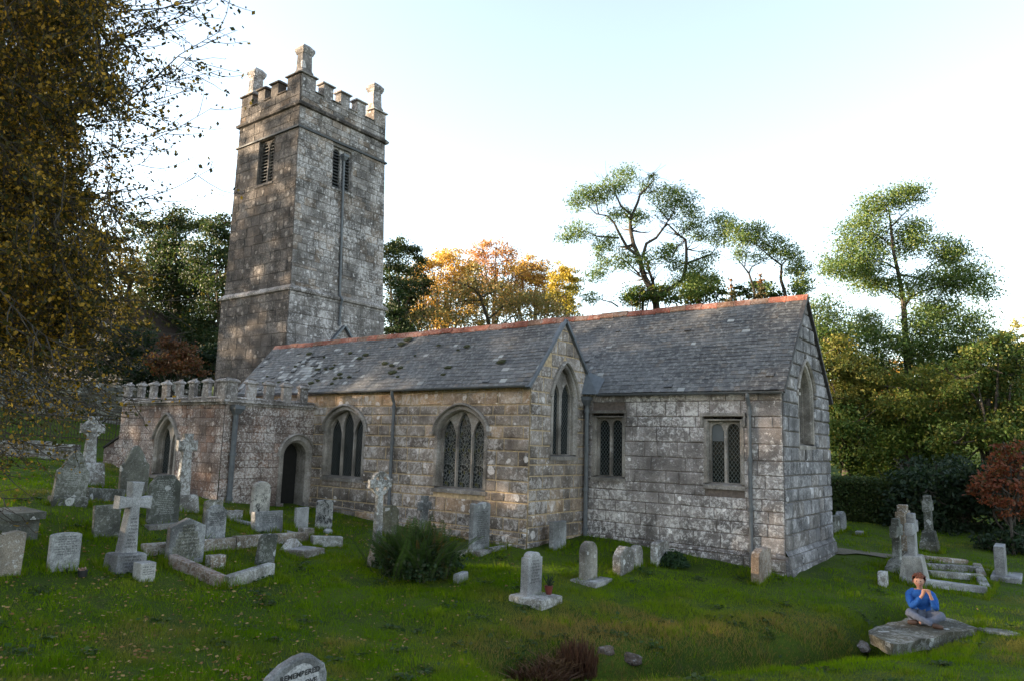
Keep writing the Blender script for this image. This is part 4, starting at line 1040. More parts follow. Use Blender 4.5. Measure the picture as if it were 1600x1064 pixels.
# cross by the fern
celtic('stone_cross', 'tall lichened cross on a two step base beside the fern bush', 587, 884, 738, 42, 'rough', .23, True, .24, baseW=.98, armh=.83, steps=2, basew_px=25)
celtic('wheel_cross', 'small grey wheel cross behind the fern bush under the drainpipe', 661, 838, 775, 22, 'grey', .1, True, .42, armh=.72)
headstone('headstone', 'dark ivy topped stump headstone behind the tall lichened cross', 'round', 608, 836, 790, 26, 'mossy', .2, (0,0), jit=.02)
o, w_, h = headstone('headstone', 'grey headstone with a wavy top and dense lettering under the stained glass window', 'wave', 748, 862, 787, 32, 'grey', .14, (0, 0))
letters(o, .072, w_*.72, h*.84, h*.16, 16, .035, M['ink'], 15, minw=.6)
block(o, 'plinth', -.2, -w_*.55, -.3, .3, w_*.55, .07, 'kerb')
kerb('grave_kerb', 'low kerb stub left of the wavy topped headstone', (708,872), (734,864), 'kerb', .10, .15); kerb('grave_kerb', 'low kerb stub right of the wavy topped headstone', (766,862), (789,857), 'kerb', .10, .15)
kerb('grave_kerb', 'short pale kerb poking out under the right side of the fern bush', (712,912), (727,905), 'pale', .18, .14)
o, w_, h = headstone('headstone', 'pale grey headstone with pointed top and a red pot on its plinth', 'shoulder', 829, 938, 864, 27, 'pale', .17, (-1, 0))
letters(o, .087, w_*.72, h*.85, h*.35, 8, .035, M['ink'], 16)
block(o, 'plinth', -.24, -w_*.75, -.3, .46, w_*.75, .11, 'kerb', .02)
fp = empty('flower_pot', o.location+Vector((.24, .22, .11)), 'red flower pot on the plinth of the pale headstone', 'flower pot')
mb = MB(); mb.loft([[(math.cos(a)*r_, math.sin(a)*r_, z) for a in [k*math.pi/6 for k in range(12)]] for r_, z in ((.05,0),(.075,.13),(.08,.13),(.08,.15),(.06,.15))]); mb.build('pot', plain('red_clay', (.11,.02,.015), .6, .2), fp)
mb = MB()
for k in range(24):
    a = random.uniform(0,6.28); q_ = random.uniform(.0,.12); mb.tube([(0,0,.13),(math.cos(a)*q_,math.sin(a)*q_,.13+random.uniform(.06,.20))],[.004,.01],4,(random.random(),0,0))
mb.build('plant', plain('dark_sprig', (.02,.03,.012), .8, .4), fp)
headstone('headstone', 'narrow grey headstone with a sunk panel against the corner by the aisle gable', 'flat', 871, 857, 815, 25, 'grey', .13, (0, 0))
o, w_, h = headstone('headstone', 'slim round topped headstone with a low plinth in front of the chancel', 'round', 919, 907, 847, 23, 'grey', .16, (1, 0), col=(.2,0,.9))
block(o, 'plinth', -.22, -w_*.7, -.3, .38, w_*.7, .05, 'grey')
headstone('headstone', 'stubby brown speckled headstone with rounded top in front of the chancel', 'round', 974, 894, 855, 25, 'rough', .2, (0, 0), jit=.01)
headstone('headstone', 'small narrow white lichened stone right behind the stubby brown one', 'round', 994, 884, 852, 14, 'rough', .16, (1, 0), jit=.006, col=(1,0,.1))
headstone('headstone', 'square lichened headstone with a green plant at its right, below the chancel wall', 'camber', 1031, 880, 845, 22, 'rough', .18, (0, 0), jit=.008)
headstone('headstone', 'splintered dark stump of a headstone below the chancel corner', 'broken', 1190, 906, 858, 23, 'brownkerb', .18, (0, 0), jit=.02)
# right hand group
headstone('footstone', 'little pale leaning post stone in the grass at the right', 'broken', 1380, 915, 892, 9, 'rough', .16, (0,0), w_=.34, jit=.01, cat='footstone')
def edge_cross(name, label, px, pyb, pyt, mat, arm, base_frac, stem, basew, steps=1, armh=.70, ring=False, tilt=0, tp=.80):
    return celtic(name, label, px, pyb, pyt, 10, mat, base_frac, ring, stem, edge=arm, basew_px=basew, tilt=tilt, armh=armh, steps=steps, tp=tp)
edge_cross('stone_cross', 'tall pale cross seen edge on above a tapering plinth behind the seated person', 1429, 910, 804, 'pale', .80, .40, .30, 54, armh=.66, tilt=3, tp=.60)
edge_cross('stone_cross', 'grey cross seen edge on upon a stepped base just behind the tall pale cross', 1414, 880, 790, 'rough', .9, .24, .34, 44, steps=3)
edge_cross('stone_cross', 'slim dark cross seen edge on at the left of the group behind the seated person', 1403, 892, 812, 'mossy', .8, .22, .30, 46, steps=2)
edge_cross('stone_cross', 'dark brown cross on a block plinth in front of the dark bushes', 1453, 860, 775, 'mossy', .8, .36, .34, 36, steps=2)
o, w_, h = headstone('headstone', 'pale upright headstone seen edge on with a plinth, farthest right', 'flat', 1565, 903, 853, 12, 'pale', .22, (2, 0), w_=.7)
block(o, 'plinth', -.2, -.45, -.3, .42, .45, .10, 'pale')
headstone('headstone', 'grey headstone seen edge on close to the chancel corner, nearer of two', 'flat', 1304, 832, 806, 9, 'mossy', .2, (0,0), w_=.7)
headstone('headstone', 'taller grey headstone seen edge on beside the hedge, right of its neighbour', 'round', 1314, 829, 799, 9, 'grey', .2, (0,0), w_=.7)
headstone('footstone', 'small pale stone low in the grass in front of the hedge', 'broken', 1343, 836, 829, 10, 'pale', .2, (0,0), w_=.3, cat='footstone')
for lab, a, b in (('near pale kerb of the two plots right of the tall pale cross',(1408,909),(1541,926)),('end kerb at the right of the nearest plot by the tall pale cross',(1541,924),(1533,908)),('dark middle kerb of the two plots right of the tall pale cross',(1450,899),(1534,906)),
                  ('dark rear kerb of the two plots right of the tall pale cross',(1445,888),(1530,893)),('end kerb of the rear plot right of the tall pale cross',(1534,902),(1527,888)),('far flush kerb of the plots near the path at the right',(1445,876),(1510,882))):
    kerb('grave_kerb', lab, a, b, 'pale' if 'pale kerb' in lab else 'kerb', .14, .2)
p_, d_ = gp(1562, 988)
mb = MB(); b = [(math.cos(a)*.34*random.uniform(.8,1.1), math.sin(a)*.2*random.uniform(.8,1.1)) for a in [k*.63 for k in range(10)]]
mb.loft([[(x, y, -.1) for x, y in b], [(x, y, .03) for x, y in b], [(x*.9, y*.9, .05) for x, y in b]]); q_ = mb.build('flat_stone', M['rock']); q_.location = p_-Vector((0,0,.02)); tag(q_, 'flat stone flush in the grass right of the clapper slab', 'stone')
# foreground headstone
d_ = 6.6; p_ = P(459, 1023, d_); zt = p_.z; gz = g(p_.x, p_.y)
hh = max(.8, zt-gz); mb = MB(); fw = 100*d_/FPX/.93
extrude(mb, outline('segment', fw, hh), .13, .02, (.5,0,.4)); fo = mb.build('headstone', M['grey']); fo.location = (p_.x, p_.y, zt-hh); fo.rotation_euler = (R(0), 0, R(-14))
tag(fo, 'grey granite headstone rising into the bottom edge with the word REMEMBERED', 'headstone')
mb = MB(); ol = [(a*.80, b-.06-.02*abs(a)/fw if b > 0 else 0) for a, b in outline('segment', fw, hh)]; mb.poly([(.0665, a, max(b, .02)) for a, b in ol], (.9,0,.1)); mb.build('smooth_face', M['pale'], fo)
for txt, z, sz in (('REMEMBERED', hh-.175, .062), ('WITH LOVE', hh-.262, .062)):
    cu = bpy.data.curves.new('inscription', 'FONT'); cu.body = txt; cu.size = sz; cu.align_x = 'CENTER'; cu.shear = .12; cu.extrude = .0008; cu.offset = .0022; cu.materials.append(M['ink'])
    tc = bpy.data.objects.new('inscription', cu); COL.objects.link(tc); me = bpy.data.meshes.new_from_object(tc.evaluated_get(bpy.context.evaluated_depsgraph_get())); bpy.data.objects.remove(tc)
    to = bpy.data.objects.new('inscription', me); COL.objects.link(to); to.parent = fo
    to.matrix_local = Matrix(((0,0,1,.069),(1,0,0,.045),(0,1,0,z),(0,0,0,1)))@Matrix.Rotation(R(7), 4, 'Z')

# ------------------------------------------------------------------ the clapper slab over the ditch
sz_ = g(*onZ(1440, 975, -3.0).xy)+.10
ol = [onZ(px, py, -2.93) for px, py in [(1354,987),(1366,977),(1392,970),(1420,964),(1460,964),(1500,973),(1527,982),(1510,987),(1480,990),(1450,998),(1415,1003),(1395,1006),(1372,997)]]
bm = bmesh.new(); c0 = sum(ol, Vector())/len(ol)
vt = [bm.verts.new(p-c0) for p in ol]; f = bm.faces.new(vt); r_ = bmesh.ops.extrude_face_region(bm, geom=[f]); 
for e in r_['geom']:
    if isinstance(e, bmesh.types.BMVert): e.co.z -= .19; e.co.x *= .93; e.co.y *= .93
bmesh.ops.recalc_face_normals(bm, faces=bm.faces); bmesh.ops.triangulate(bm, faces=[f for f in bm.faces if len(f.verts) > 4])
bmesh.ops.subdivide_edges(bm, edges=bm.edges[:], cuts=5, use_grid_fill=True)
for v in bm.verts:
    v.co += Vector((noise.noise(v.co*3), noise.noise(v.co*3+Vector((7,0,0))), noise.noise(v.co*2.2+Vector((0,9,0)))*.8))*.055
    if v.co.z > -.08: v.co.z += .05*noise.noise(v.co*.9)-.03*max(0, (-v.co.x-.6))
me = bpy.data.meshes.new('stone_slab'); bm.to_mesh(me); bm.free(); me.materials.append(M['rock'])
sl_o = bpy.data.objects.new('stone_slab', me); COL.objects.link(sl_o); sl_o.location = c0; tag(sl_o, 'great flat granite slab bridging the ditch under the seated person', 'stone slab')
# a couple of mossy boulders in the ditch bank
for k, (px, py, s_) in enumerate(((985,1024,.14),(945,1014,.12),(1345,1003,.16))):
    p_, d_ = gp(px, py); bm = bmesh.new(); bmesh.ops.create_icosphere(bm, subdivisions=3, radius=1)
    for v in bm.verts: v.co = Vector((v.co.x*s_*1.5, v.co.y*s_, v.co.z*s_*.6))*(1+.35*noise.noise(v.co*1.3+Vector((k*5,0,0))))
    me = bpy.data.meshes.new('boulder'); bm.to_mesh(me); bm.free(); me.materials.append(M['rock']); o = bpy.data.objects.new('boulder', me); COL.objects.link(o); o.location = p_-Vector((0,0,s_*.4)); o.rotation_euler = (0,0,k); me.materials[0] = M['brownkerb']
    tag(o, ['mossy boulder in the ditch bank right of the rusty fern clump', 'smaller mossy boulder touching the rusty fern clump', 'half buried stone at the left tip of the great slab'][k], 'boulder')

# ------------------------------------------------------------------ seated person
def skin(name, verts, edges, radii, mat, parent, sub=2, root=0, fold=0):
    me = bpy.data.meshes.new(name); me.from_pydata(verts, edges, []); ob = bpy.data.objects.new(name, me); COL.objects.link(ob)
    md = ob.modifiers.new('s', 'SKIN'); md.use_smooth_shade = True
    for i, v in enumerate(me.skin_vertices[0].data):
        r_ = radii[i]; v.radius = r_ if isinstance(r_, tuple) else (r_, r_); v.use_root = (i == root)
    sb = ob.modifiers.new('u', 'SUBSURF'); sb.levels = sub; sb.render_levels = sub
    dg = bpy.context.evaluated_depsgraph_get(); nm = bpy.data.meshes.new_from_object(ob.evaluated_get(dg)); nm.name = name
    ob.modifiers.clear(); ob.data = nm
    if fold:
        for v in nm.vertices: v.co += v.normal*(noise.noise(v.co*11)*fold+noise.noise(Vector((v.co.x*16, v.co.y*16, v.co.z*38)))*fold*.8)
    nm.materials.clear(); nm.materials.append(mat); ob.parent = parent; bpy.data.meshes.remove(me)
    return ob
class Sk:
    def __init__(s): s.v = []; s.e = []; s.r = []
    def add(s, p, r, prev=None):
        s.v.append(Vector(p)); s.r.append(r); i = len(s.v)-1
        if prev is not None: s.e.append((prev, i))
        return i
    def chain(s, pts, prev):
        for p, r in pts: prev = s.add(p, r, prev)
        return prev
M['skin'] = plain('skin', (.42,.21,.15), .5, .08); M['sweater'] = plain('blue_fleece', (.010,.072,.28), .9, .15, nscale=30, bump=.3); M['jeans'] = plain('pale_denim', (.10,.11,.15), .85, .15, nscale=25, bump=.3)
M['boot'] = plain('brown_leather', (.055,.028,.018), .6, .2); M['hair'] = plain('auburn_hair', (.11,.032,.016), .7, .4, nscale=40, bump=.8); M['eye'] = plain('dark_eye', (.02,.015,.012), .3, .1); M['lip'] = plain('lips', (.32,.11,.09), .5, .1)
pp = onZ(1441, 972, -2.93)
sdg = bpy.context.evaluated_depsgraph_get(); hit = sl_o.evaluated_get(sdg).ray_cast(Vector((pp.x, pp.y, 2))-c0, Vector((0,0,-1)))
if hit[0]: pp.z = hit[1].z+c0.z
per = empty('person', pp, 'person in blue fleece and pale jeans sitting cross legged on the slab, hands at chin', 'person')
per.rotation_euler = (0, 0, math.atan2(-pp.y, -pp.x)+math.pi/2)     # local -y looks to the camera
# local axes: x to the viewer's right, -y towards the camera
b = Sk()
pel = b.add((0,.06,.13), (.145,.12)); sp = b.chain([((0,.05,.25),(.13,.105)),((0,.02,.38),(.15,.11)),((0,-.02,.49),(.15,.10))], pel)
nk = b.chain([((-.01,-.05,.575),.055),((-.015,-.075,.63),.05)], sp)
hd = b.chain([((-.02,-.10,.68),(.068,.074)),((-.02,-.105,.745),(.076,.088)),((-.02,-.095,.81),(.066,.076))], nk)
b.add((-.03,-.205,.715), .014, hd-1); 
for sx in (-1, 1): b.add((-.02+sx*.088,-.09,.735), .018, hd-1)
def arm(sx, el, wr_, hand):
    s0 = b.chain([((sx*.12,-.01,.515),.075),((sx*.185,-.01,.49),.062),(tuple(Vector((sx*.185,-.01,.49)).lerp(Vector(el), .55)),.054),(el,.045),(tuple(Vector(el).lerp(Vector(wr_), .5)),.04),(wr_,.028)], sp)
    h0 = b.chain([(tuple(Vector(wr_).lerp(Vector(hand), .5)),(.034,.024)),(hand,(.038,.024))], s0)
    d = (Vector(hand)-Vector(wr_)).normalized()
    for k in range(4):
        off = Vector((sx*(-.027+.018*k), -.012, 0)); q0 = Vector(hand)+d*.03+off; L = (.036,.042,.04,.03)[k]
        b.chain([(tuple(q0), .010),(tuple(q0+d*L*.5+Vector((-sx*.012,-.022,0))), .0095),(tuple(q0+d*L*.2+Vector((-sx*.026,-.034,-.012))), .008)], h0)
    b.chain([(tuple(Vector(hand)+Vector((-sx*.034,-.004,.0))), .012),(tuple(Vector(hand)+d*.022+Vector((-sx*.052,-.018,0))), .0095)], h0)
    return s0
arm(-1, (-.155,-.20,.285), (.02,-.26,.515), (.045,-.27,.59)); arm(1, (.225,-.16,.285), (.15,-.25,.515), (.125,-.265,.59))
LEG = {-1: [((-.10,.02,.125),.098),((-.17,-.14,.17),.083),((-.21,-.27,.205),.066),((-.07,-.34,.15),.056),((.10,-.38,.085),.044),((.165,-.40,.06),.04)],
       1: [((.10,.02,.125),.098),((.21,-.08,.16),.083),((.335,-.17,.19),.066),((.21,-.25,.13),.056),((.03,-.31,.075),.045),((-.06,-.33,.06),.04)]}
for sx in (-1, 1): b.chain(LEG[sx], pel)
skin('body', b.v, b.e, [tuple(x*.92 for x in r_) if isinstance(r_, tuple) else r_*.92 for r_ in b.r], M['skin'], per)
c = Sk(); p0 = c.add((0,.06,.12), (.165,.14)); s1 = c.chain([((0,.05,.25),(.158,.13)),((0,.02,.38),(.172,.13)),((0,-.02,.49),(.165,.115))], p0); c.chain([((-.01,-.045,.562),.068),((-.013,-.06,.60),.06)], s1)
for sx, el, wr_ in ((-1, (-.155,-.20,.285), (.02,-.26,.515)), (1, (.225,-.16,.285), (.15,-.25,.515))):
    c.chain([((sx*.12,-.01,.515),.09),((sx*.19,-.01,.485),.078),(tuple(Vector((sx*.19,-.01,.485)).lerp(Vector(el), .55)),.068),(el,.060),(tuple(Vector(el).lerp(Vector(wr_), .5)),.052),(tuple(Vector(el).lerp(Vector(wr_), .86)),.042)], s1)
skin('fleece', c.v, c.e, c.r, M['sweater'], per, 3, fold=.011)
j = Sk(); p0 = j.add((0,.06,.10), (.17,.13))
for sx in (-1, 1): j.chain([(q_, r_*1.14) for q_, r_ in LEG[sx]], p0)
skin('jeans', j.v, j.e, j.r, M['jeans'], per, 3, fold=.009)
for pts in ([((.15,-.40,.06),.044),((.20,-.42,.05),.046),((.27,-.44,.045),.043),((.325,-.45,.04),.034)], [((-.06,-.33,.06),.044),((-.12,-.34,.055),.046),((-.19,-.34,.05),.043),((-.235,-.33,.05),.034)]):
    k = Sk(); i0 = k.add(*pts[0]); k.chain(pts[1:], i0); skin('boot', k.v, k.e, k.r, M['boot'], per)
bm = bmesh.new(); bmesh.ops.create_icosphere(bm, subdivisions=4, radius=1)
dele = []
for v in bm.verts:
    d = v.co.copy(); 
    if (d.y < -.35 and d.z < .22+.16*math.sin(d.x*8+1)) or d.z < -.62-.1*math.sin(d.x*13): dele.append(v)
    k = .97+.22*noise.noise(d*4.2)+.16*noise.noise(d*11); v.co = Vector((d.x*.112*k, d.y*.118*k, d.z*.112*k))
bmesh.ops.delete(bm, geom=dele, context='VERTS'); me = bpy.data.meshes.new('hair'); bm.to_mesh(me); bm.free(); me.materials.append(M['hair']); hr = bpy.data.objects.new('hair', me); COL.objects.link(hr); hr.parent = per; hr.location = (-.02,-.085,.775)
for sx in (-1, 1):
    bm = bmesh.new(); bmesh.ops.create_uvsphere(bm, u_segments=10, v_segments=8, radius=.012); me = bpy.data.meshes.new('eye'); bm.to_mesh(me); bm.free(); me.materials.append(M['eye']); e = bpy.data.objects.new('eye', me); COL.objects.link(e); e.parent = per; e.location = (-.025+sx*.032,-.176,.745)
mb = MB(); mb.loft([[(-.028+math.cos(a)*.024*s_, -.172-.006*s_, .683+math.sin(a)*.009*s_) for a in [q_*math.pi/5 for q_ in range(10)]] for s_ in (1,.6)]); mb.build('mouth', M['lip'], per)

# ------------------------------------------------------------------ leaves, trees
def leafquads(cen, size, droop=.0, aspect=.60):
    n = len(cen); a = rng.normal(size=(n, 3)); a[:, 2] -= droop*2; a /= np.linalg.norm(a, axis=1)[:, None]
    b_ = rng.normal(size=(n, 3)); b_ -= (a*b_).sum(1)[:, None]*a; b_ /= np.linalg.norm(b_, axis=1)[:, None]
    s = (size*rng.uniform(.7, 1.35, n))[:, None]
    return np.stack([cen-a*s*.5, cen+b_*s*aspect*.5, cen+a*s*.5, cen-b_*s*aspect*.5], 1)
def blob(c, r, n, squash=.75, clumps=None, spread=.20):
    """leaf centres in an uneven ellipsoid: clumps near its surface"""
    k = clumps or max(9, min(40, int(n/160))); d = rng.normal(size=(k, 3)); d /= np.linalg.norm(d, axis=1)[:, None]
    rad = rng.uniform(.35, 1.05, k)[:, None]; cc = d*rad*r; i = rng.integers(0, k, n)
    o = cc[i]+rng.normal(size=(n, 3))*r*spread*np.array([1.25, 1.25, .7]); o[:, 2] *= squash
    return np.asarray(c)[None]+o, i
LM = {}
def lm(key, *a, **k):
    if key not in LM: LM[key] = leafmat('foliage_'+key, *a, **k)
    return LM[key]
def limb(mb, a, b_, r0, r1, wob=.06, n=7, seed=0, col=(.5,0,.5), sides=6):
    rd = random.Random(seed); a, b_ = Vector(a), Vector(b_); L = (b_-a).length; pts = []; off = Vector((0,0,0))
    for i in range(n+1):
        t = i/n; off = off+Vector((rd.gauss(0,1), rd.gauss(0,1), rd.gauss(0,.5)))*wob*L/n*1.5
        p = a.lerp(b_, t)+off*(math.sin(math.pi*t)**.7 if 0 < t < 1 else 0)+Vector((0,0,-.08*L*math.sin(math.pi*t))); pts.append(p)
    mb.tube(pts, [r0+(r1-r0)*i/n for i in range(n+1)], sides, col); return pts
def tree(name, label, px, d, lobes, mat, leaf=.22, dens=1.0, trunk_r=.25, group=None, alt=0.0, bark='bark', cat='tree', dj=.5, trunk=True, limbs=None, spread=.24, squash=.8, droop=0, maxn=15000, kl=.0, altfn=None, clumpn=None, aspect=.6):
    """lobes: (px, py, r px) at about d metres; each becomes an ellipsoid of leaf clumps at its own depth"""
    base = P(px, 700, d); gz = g(base.x, base.y); base.z = gz-.1
    root = empty(name, base, label, cat, group); rd = random.Random(int(px*3+d)); Q = []; Cc = []; cen = []
    R_ = max(r_ for _, _, r_ in lobes)*d/FPX
    for (lx, ly, lr) in lobes:
        dd = d+rd.uniform(-1, 1)*dj*R_*1.6; r_ = lr*d/FPX*1.05; c_ = P(lx, ly, dd); cen.append((c_, r_))
        n = int(min(maxn, dens*26.0*(r_/leaf)**2)); pos, ci = blob(c_, r_, n, squash, clumpn, spread)
        Q.append(leafquads(pos-np.array(base)[None], leaf, droop, aspect)); tone = rng.uniform(0, 1, ci.max()+1)
        hi = np.clip((pos[:, 2]-c_.z)/max(r_, .1)*.5+.5, 0, 1)
        al = np.clip(rng.normal(alt, .3, n), 0, 1) if altfn is None else np.clip(altfn(lx, ly)+rng.normal(0, .25, n), 0, 1)
        Cc.append(np.stack([np.clip(tone[ci]*.7+rng.uniform(0, .3, n), 0, 1), al, hi], 1))
    quads('crown', np.concatenate(Q), np.concatenate(Cc), mat, root)
    mb = MB()
    if limbs:
        for k, (pts, r0, r1) in enumerate(limbs):
            dd0 = d+rd.uniform(-1, 1)*dj*R_*.8; L = []; off = 0
            for i, (x, y) in enumerate(pts):
                t = i/(len(pts)-1); off += rd.gauss(0, .25)*dj
                q_ = P(x, y, d+(dd0-d)*t+off*t)-base; L.append(q_)
            mb.tube(L, [(r0+(r1-r0)*i/(len(L)-1))*.8 for i in range(len(L))], 7)
            for q_ in L[len(L)//3:]:       # twigs
                for _ in range(5):
                    e = q_+Vector((rd.gauss(0,.8), rd.gauss(0,.8), rd.gauss(.2,.5)))
                    limb(mb, q_, e, max(.012, r1*.6), .008, .12, 4, rd.random(), sides=4)
    if trunk:
        top = max(cen, key=lambda t: t[0].z); tp = Vector((sum(c_.x for c_, _ in cen)/len(cen), sum(c_.y for c_, _ in cen)/len(cen), sum(c_.z for c_, _ in cen)/len(cen)))
        tp = Vector((base.x*.6+tp.x*.4, base.y*.6+tp.y*.4, max(tp.z, gz+1)))
        T0 = limb(mb, (0,0,-.3), tp-base, trunk_r, trunk_r*.55, .03, 6, int(px), sides=8)
        for k, (c_, r_) in enumerate(cen):
            st = T0[min(6, 2+k % 4)]; limb(mb, st, c_-base, trunk_r*.38, .03, .07, 6, k, sides=5)
            for q_ in range(4):
                e = c_-base+Vector((rd.gauss(0,.5), rd.gauss(0,.5), rd.gauss(0,.4)))*r_*1.1; limb(mb, c_-base, e, .04, .012, .1, 4, k*9+q_, sides=4)
    mb.build('trunk', M[bark], root); return root
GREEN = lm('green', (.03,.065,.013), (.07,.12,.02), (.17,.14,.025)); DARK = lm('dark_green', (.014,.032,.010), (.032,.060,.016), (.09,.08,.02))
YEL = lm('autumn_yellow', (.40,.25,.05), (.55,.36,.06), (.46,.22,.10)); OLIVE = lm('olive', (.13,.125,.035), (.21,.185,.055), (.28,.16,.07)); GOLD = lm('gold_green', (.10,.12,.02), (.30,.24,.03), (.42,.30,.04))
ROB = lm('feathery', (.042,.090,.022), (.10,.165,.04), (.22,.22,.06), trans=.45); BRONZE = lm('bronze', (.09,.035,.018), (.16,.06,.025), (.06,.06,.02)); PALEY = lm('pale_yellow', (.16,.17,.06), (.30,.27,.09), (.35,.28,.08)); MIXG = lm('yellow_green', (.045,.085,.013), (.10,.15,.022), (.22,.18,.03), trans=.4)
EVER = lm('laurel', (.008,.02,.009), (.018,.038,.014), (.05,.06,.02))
# behind the tower, left
tree('dark_evergreen', 'tall dark evergreen left of the tower with its crown against the sky', 270, 50, [(272,338,24),(292,350,28),(262,372,30),(240,360,20),(250,400,38),(290,410,40),(265,450,48),(300,470,44),(235,430,30),(230,480,40),(280,510,50),(215,345,16),(205,370,18)], DARK, .17, 1.15, .35, alt=.15)
tree('dark_conifer', 'dark green conifer touching the left edge of the tower', 345, 46, [(350,348,18),(338,362,24),(358,375,20),(330,390,30),(352,410,32),(325,430,34),(350,455,36),(330,490,38),(352,520,36),(320,540,36),(345,560,30)], DARK, .16, 1.15, .3, alt=.1)
tree('birch', 'thin dark tree with sky showing between its stems, far left', 195, 42, [(185,400,26),(200,430,26),(165,430,22),(195,470,28),(160,385,24),(140,420,26),(205,510,26),(150,370,20)], lm('mixed', (.03,.045,.012), (.07,.075,.02), (.25,.16,.03)), .22, .8, .2, alt=.3)
tree('tall_tree', 'yellowing tree behind the hanging branches at the far left', 130, 45, [(165,500,34),(190,540,30),(150,540,30),(210,580,26),(110,460,34),(90,500,40),(130,500,36),(60,470,45),(30,500,45),(60,540,45),(110,550,40),(20,430,45)], lm('mixed', (.03,.045,.012), (.07,.075,.02), (.25,.16,.03)), .25, .9, .3, alt=.2)
tree('copper_maple', 'small copper leaved tree beside the porch battlements', 280, 36, [(262,545,20),(290,552,22),(275,570,26),(300,575,20),(250,572,20),(240,560,16)], BRONZE, .16, .9, .1, alt=.2)
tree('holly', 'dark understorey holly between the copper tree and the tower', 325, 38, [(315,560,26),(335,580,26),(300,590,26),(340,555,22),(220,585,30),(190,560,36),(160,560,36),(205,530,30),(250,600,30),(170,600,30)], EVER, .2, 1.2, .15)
# right of the tower
tree('dark_oak', 'dark green oak rising right behind the tower', 620, 52, [(602,385,16),(622,382,18),(640,395,18),(612,410,24),(640,420,24),(655,405,12),(610,445,30),(645,455,24),(660,440,14),(615,480,30),(655,485,22),(640,510,24)], DARK, .17, 1.1, .35, alt=.1)
tree('cypress', 'small dense green cypress right of the tower', 618, 44, [(622,460,9),(620,475,13),(618,492,17),(618,512,20)], DARK, .16, 1.5, .12, spread=.3)
tree('autumn_beech', 'orange yellow beech right of the dark oak', 690, 58, [(655,430,20),(655,495,24),(690,500,28),(730,495,28),(672,412,20),(692,405,20),(712,412,24),(660,440,24),(690,440,30),(720,440,28),(665,475,26),(700,475,32),(732,420,18),(735,465,26)], YEL, .17, .8, .3, alt=.2, altfn=lambda x, y: .1)
tree('autumn_cherry', 'pinkish orange thin topped tree in the middle of the autumn trees', 768, 60, [(755,392,18),(775,388,18),(795,398,18),(742,410,20),(768,412,26),(800,418,22),(785,440,28),(755,440,28),(815,425,16)], YEL, .16, .5, .25, altfn=lambda x, y: .9 if y < 425 else .5)
tree('autumn_beech', 'golden beech behind the grey green apple tree', 838, 58, [(800,430,22),(790,475,26),(870,480,24),(828,412,16),(845,420,18),(815,430,22),(840,445,26),(862,440,18),(820,465,28),(855,470,24),(795,460,26)], YEL, .17, .8, .25, alt=.3)
tree('golden_maple', 'yellow green maple at the right end of the autumn trees', 882, 54, [(876,420,13),(890,432,15),(870,440,16),(892,455,16),(880,470,18),(898,480,14),(865,462,14),(893,440,12)], GOLD, .16, 1.1, .22, altfn=lambda x, y: .95 if y < 445 else .1)
tree('apple_tree', 'spreading grey green apple tree with dark crooked branches over the ridge', 765, 44, [(700,470,24),(725,455,26),(755,465,30),(785,460,28),(815,470,28),(840,480,26),(868,485,24),(680,490,24),(720,490,28),(770,495,28),(830,498,26),(890,495,20),(745,430,20),(650,500,22)], OLIVE, .15, .42, .2, alt=.25, trunk=False,
     limbs=[([(768,540),(764,505),(756,480),(750,462),(738,450),(720,443),(700,440)],.16,.03),([(756,480),(745,455),(742,435),(748,415)],.08,.02),([(752,465),(775,455),(795,440),(810,430)],.07,.02),([(762,500),(785,480),(810,475),(840,478)],.09,.02),([(750,470),(725,470),(700,480),(675,490)],.07,.02),([(770,520),(800,495),(835,490),(870,495)],.07,.02)], spread=.34, clumpn=14)
def z4(*pts): return [(860+x/4, 250+y/4) for x, y in pts]
rl = [(z4((680,1100),(660,900),(630,810),(590,740),(575,690),(555,610),(520,530),(500,440),(500,370)),.30,.13),(z4((500,370),(545,270),(560,220),(600,180),(645,130),(640,85)),.12,.025),(z4((500,340),(440,290),(410,220),(385,160),(340,120)),.10,.02),
      (z4((560,610),(480,550),(430,460),(395,390),(350,350),(290,340),(235,290)),.14,.02),(z4((300,340),(285,260),(250,190)),.06,.02),(z4((660,900),(640,760),(615,690),(610,640)),.16,.08),(z4((575,610),(600,525),(660,490),(720,410),(735,380),(690,320),(640,270)),.14,.02),(z4((735,385),(770,330),(790,250)),.08,.02),
      (z4((660,860),(700,830),(760,800),(830,750),(850,650),(850,560),(845,500),(800,470),(735,405)),.20,.06),(z4((850,650),(930,620),(1010,590),(1040,530)),.11,.02),(z4((430,490),(290,480),(230,450),(120,450)),.08,.015),(z4((560,720),(480,640),(400,600),(330,680)),.07,.015),(z4((425,920),(380,890),(330,880),(320,850)),.07,.02),(z4((770,590),(800,540),(845,520)),.06,.02)]
def zl(L): return [(860+x/4, 250+y/4, r_/4) for x, y, r_ in L]
tree('robinia', 'large feathery robinia with crooked dark limbs above the chancel roof', 1030, 46, zl([(240,230,80),(160,270,60),(470,110,80),(420,180,60),(330,180,60),(600,170,50),(640,110,30),(330,240,60),(540,360,70),(420,350,60),(690,240,80),(790,190,50),(820,260,80),(740,330,60),(880,330,70),(900,430,90),(180,450,80),(90,490,45),(350,520,75),(300,570,40),(450,640,80),(330,640,50),(270,710,65),(600,640,60),(700,590,70),(760,560,50),(780,640,60),(950,480,50),(1050,500,70),(1080,400,70),(1060,360,50),(990,610,50),(900,700,90),(960,760,90),(850,790,90),(530,840,70),(600,850,60),(700,830,80),(250,860,50),(480,880,60)]),
     ROB, .16, 1.35, .3, trunk=False, limbs=rl, alt=.12, spread=.29, droop=.3, squash=.85, clumpn=34, aspect=.38)
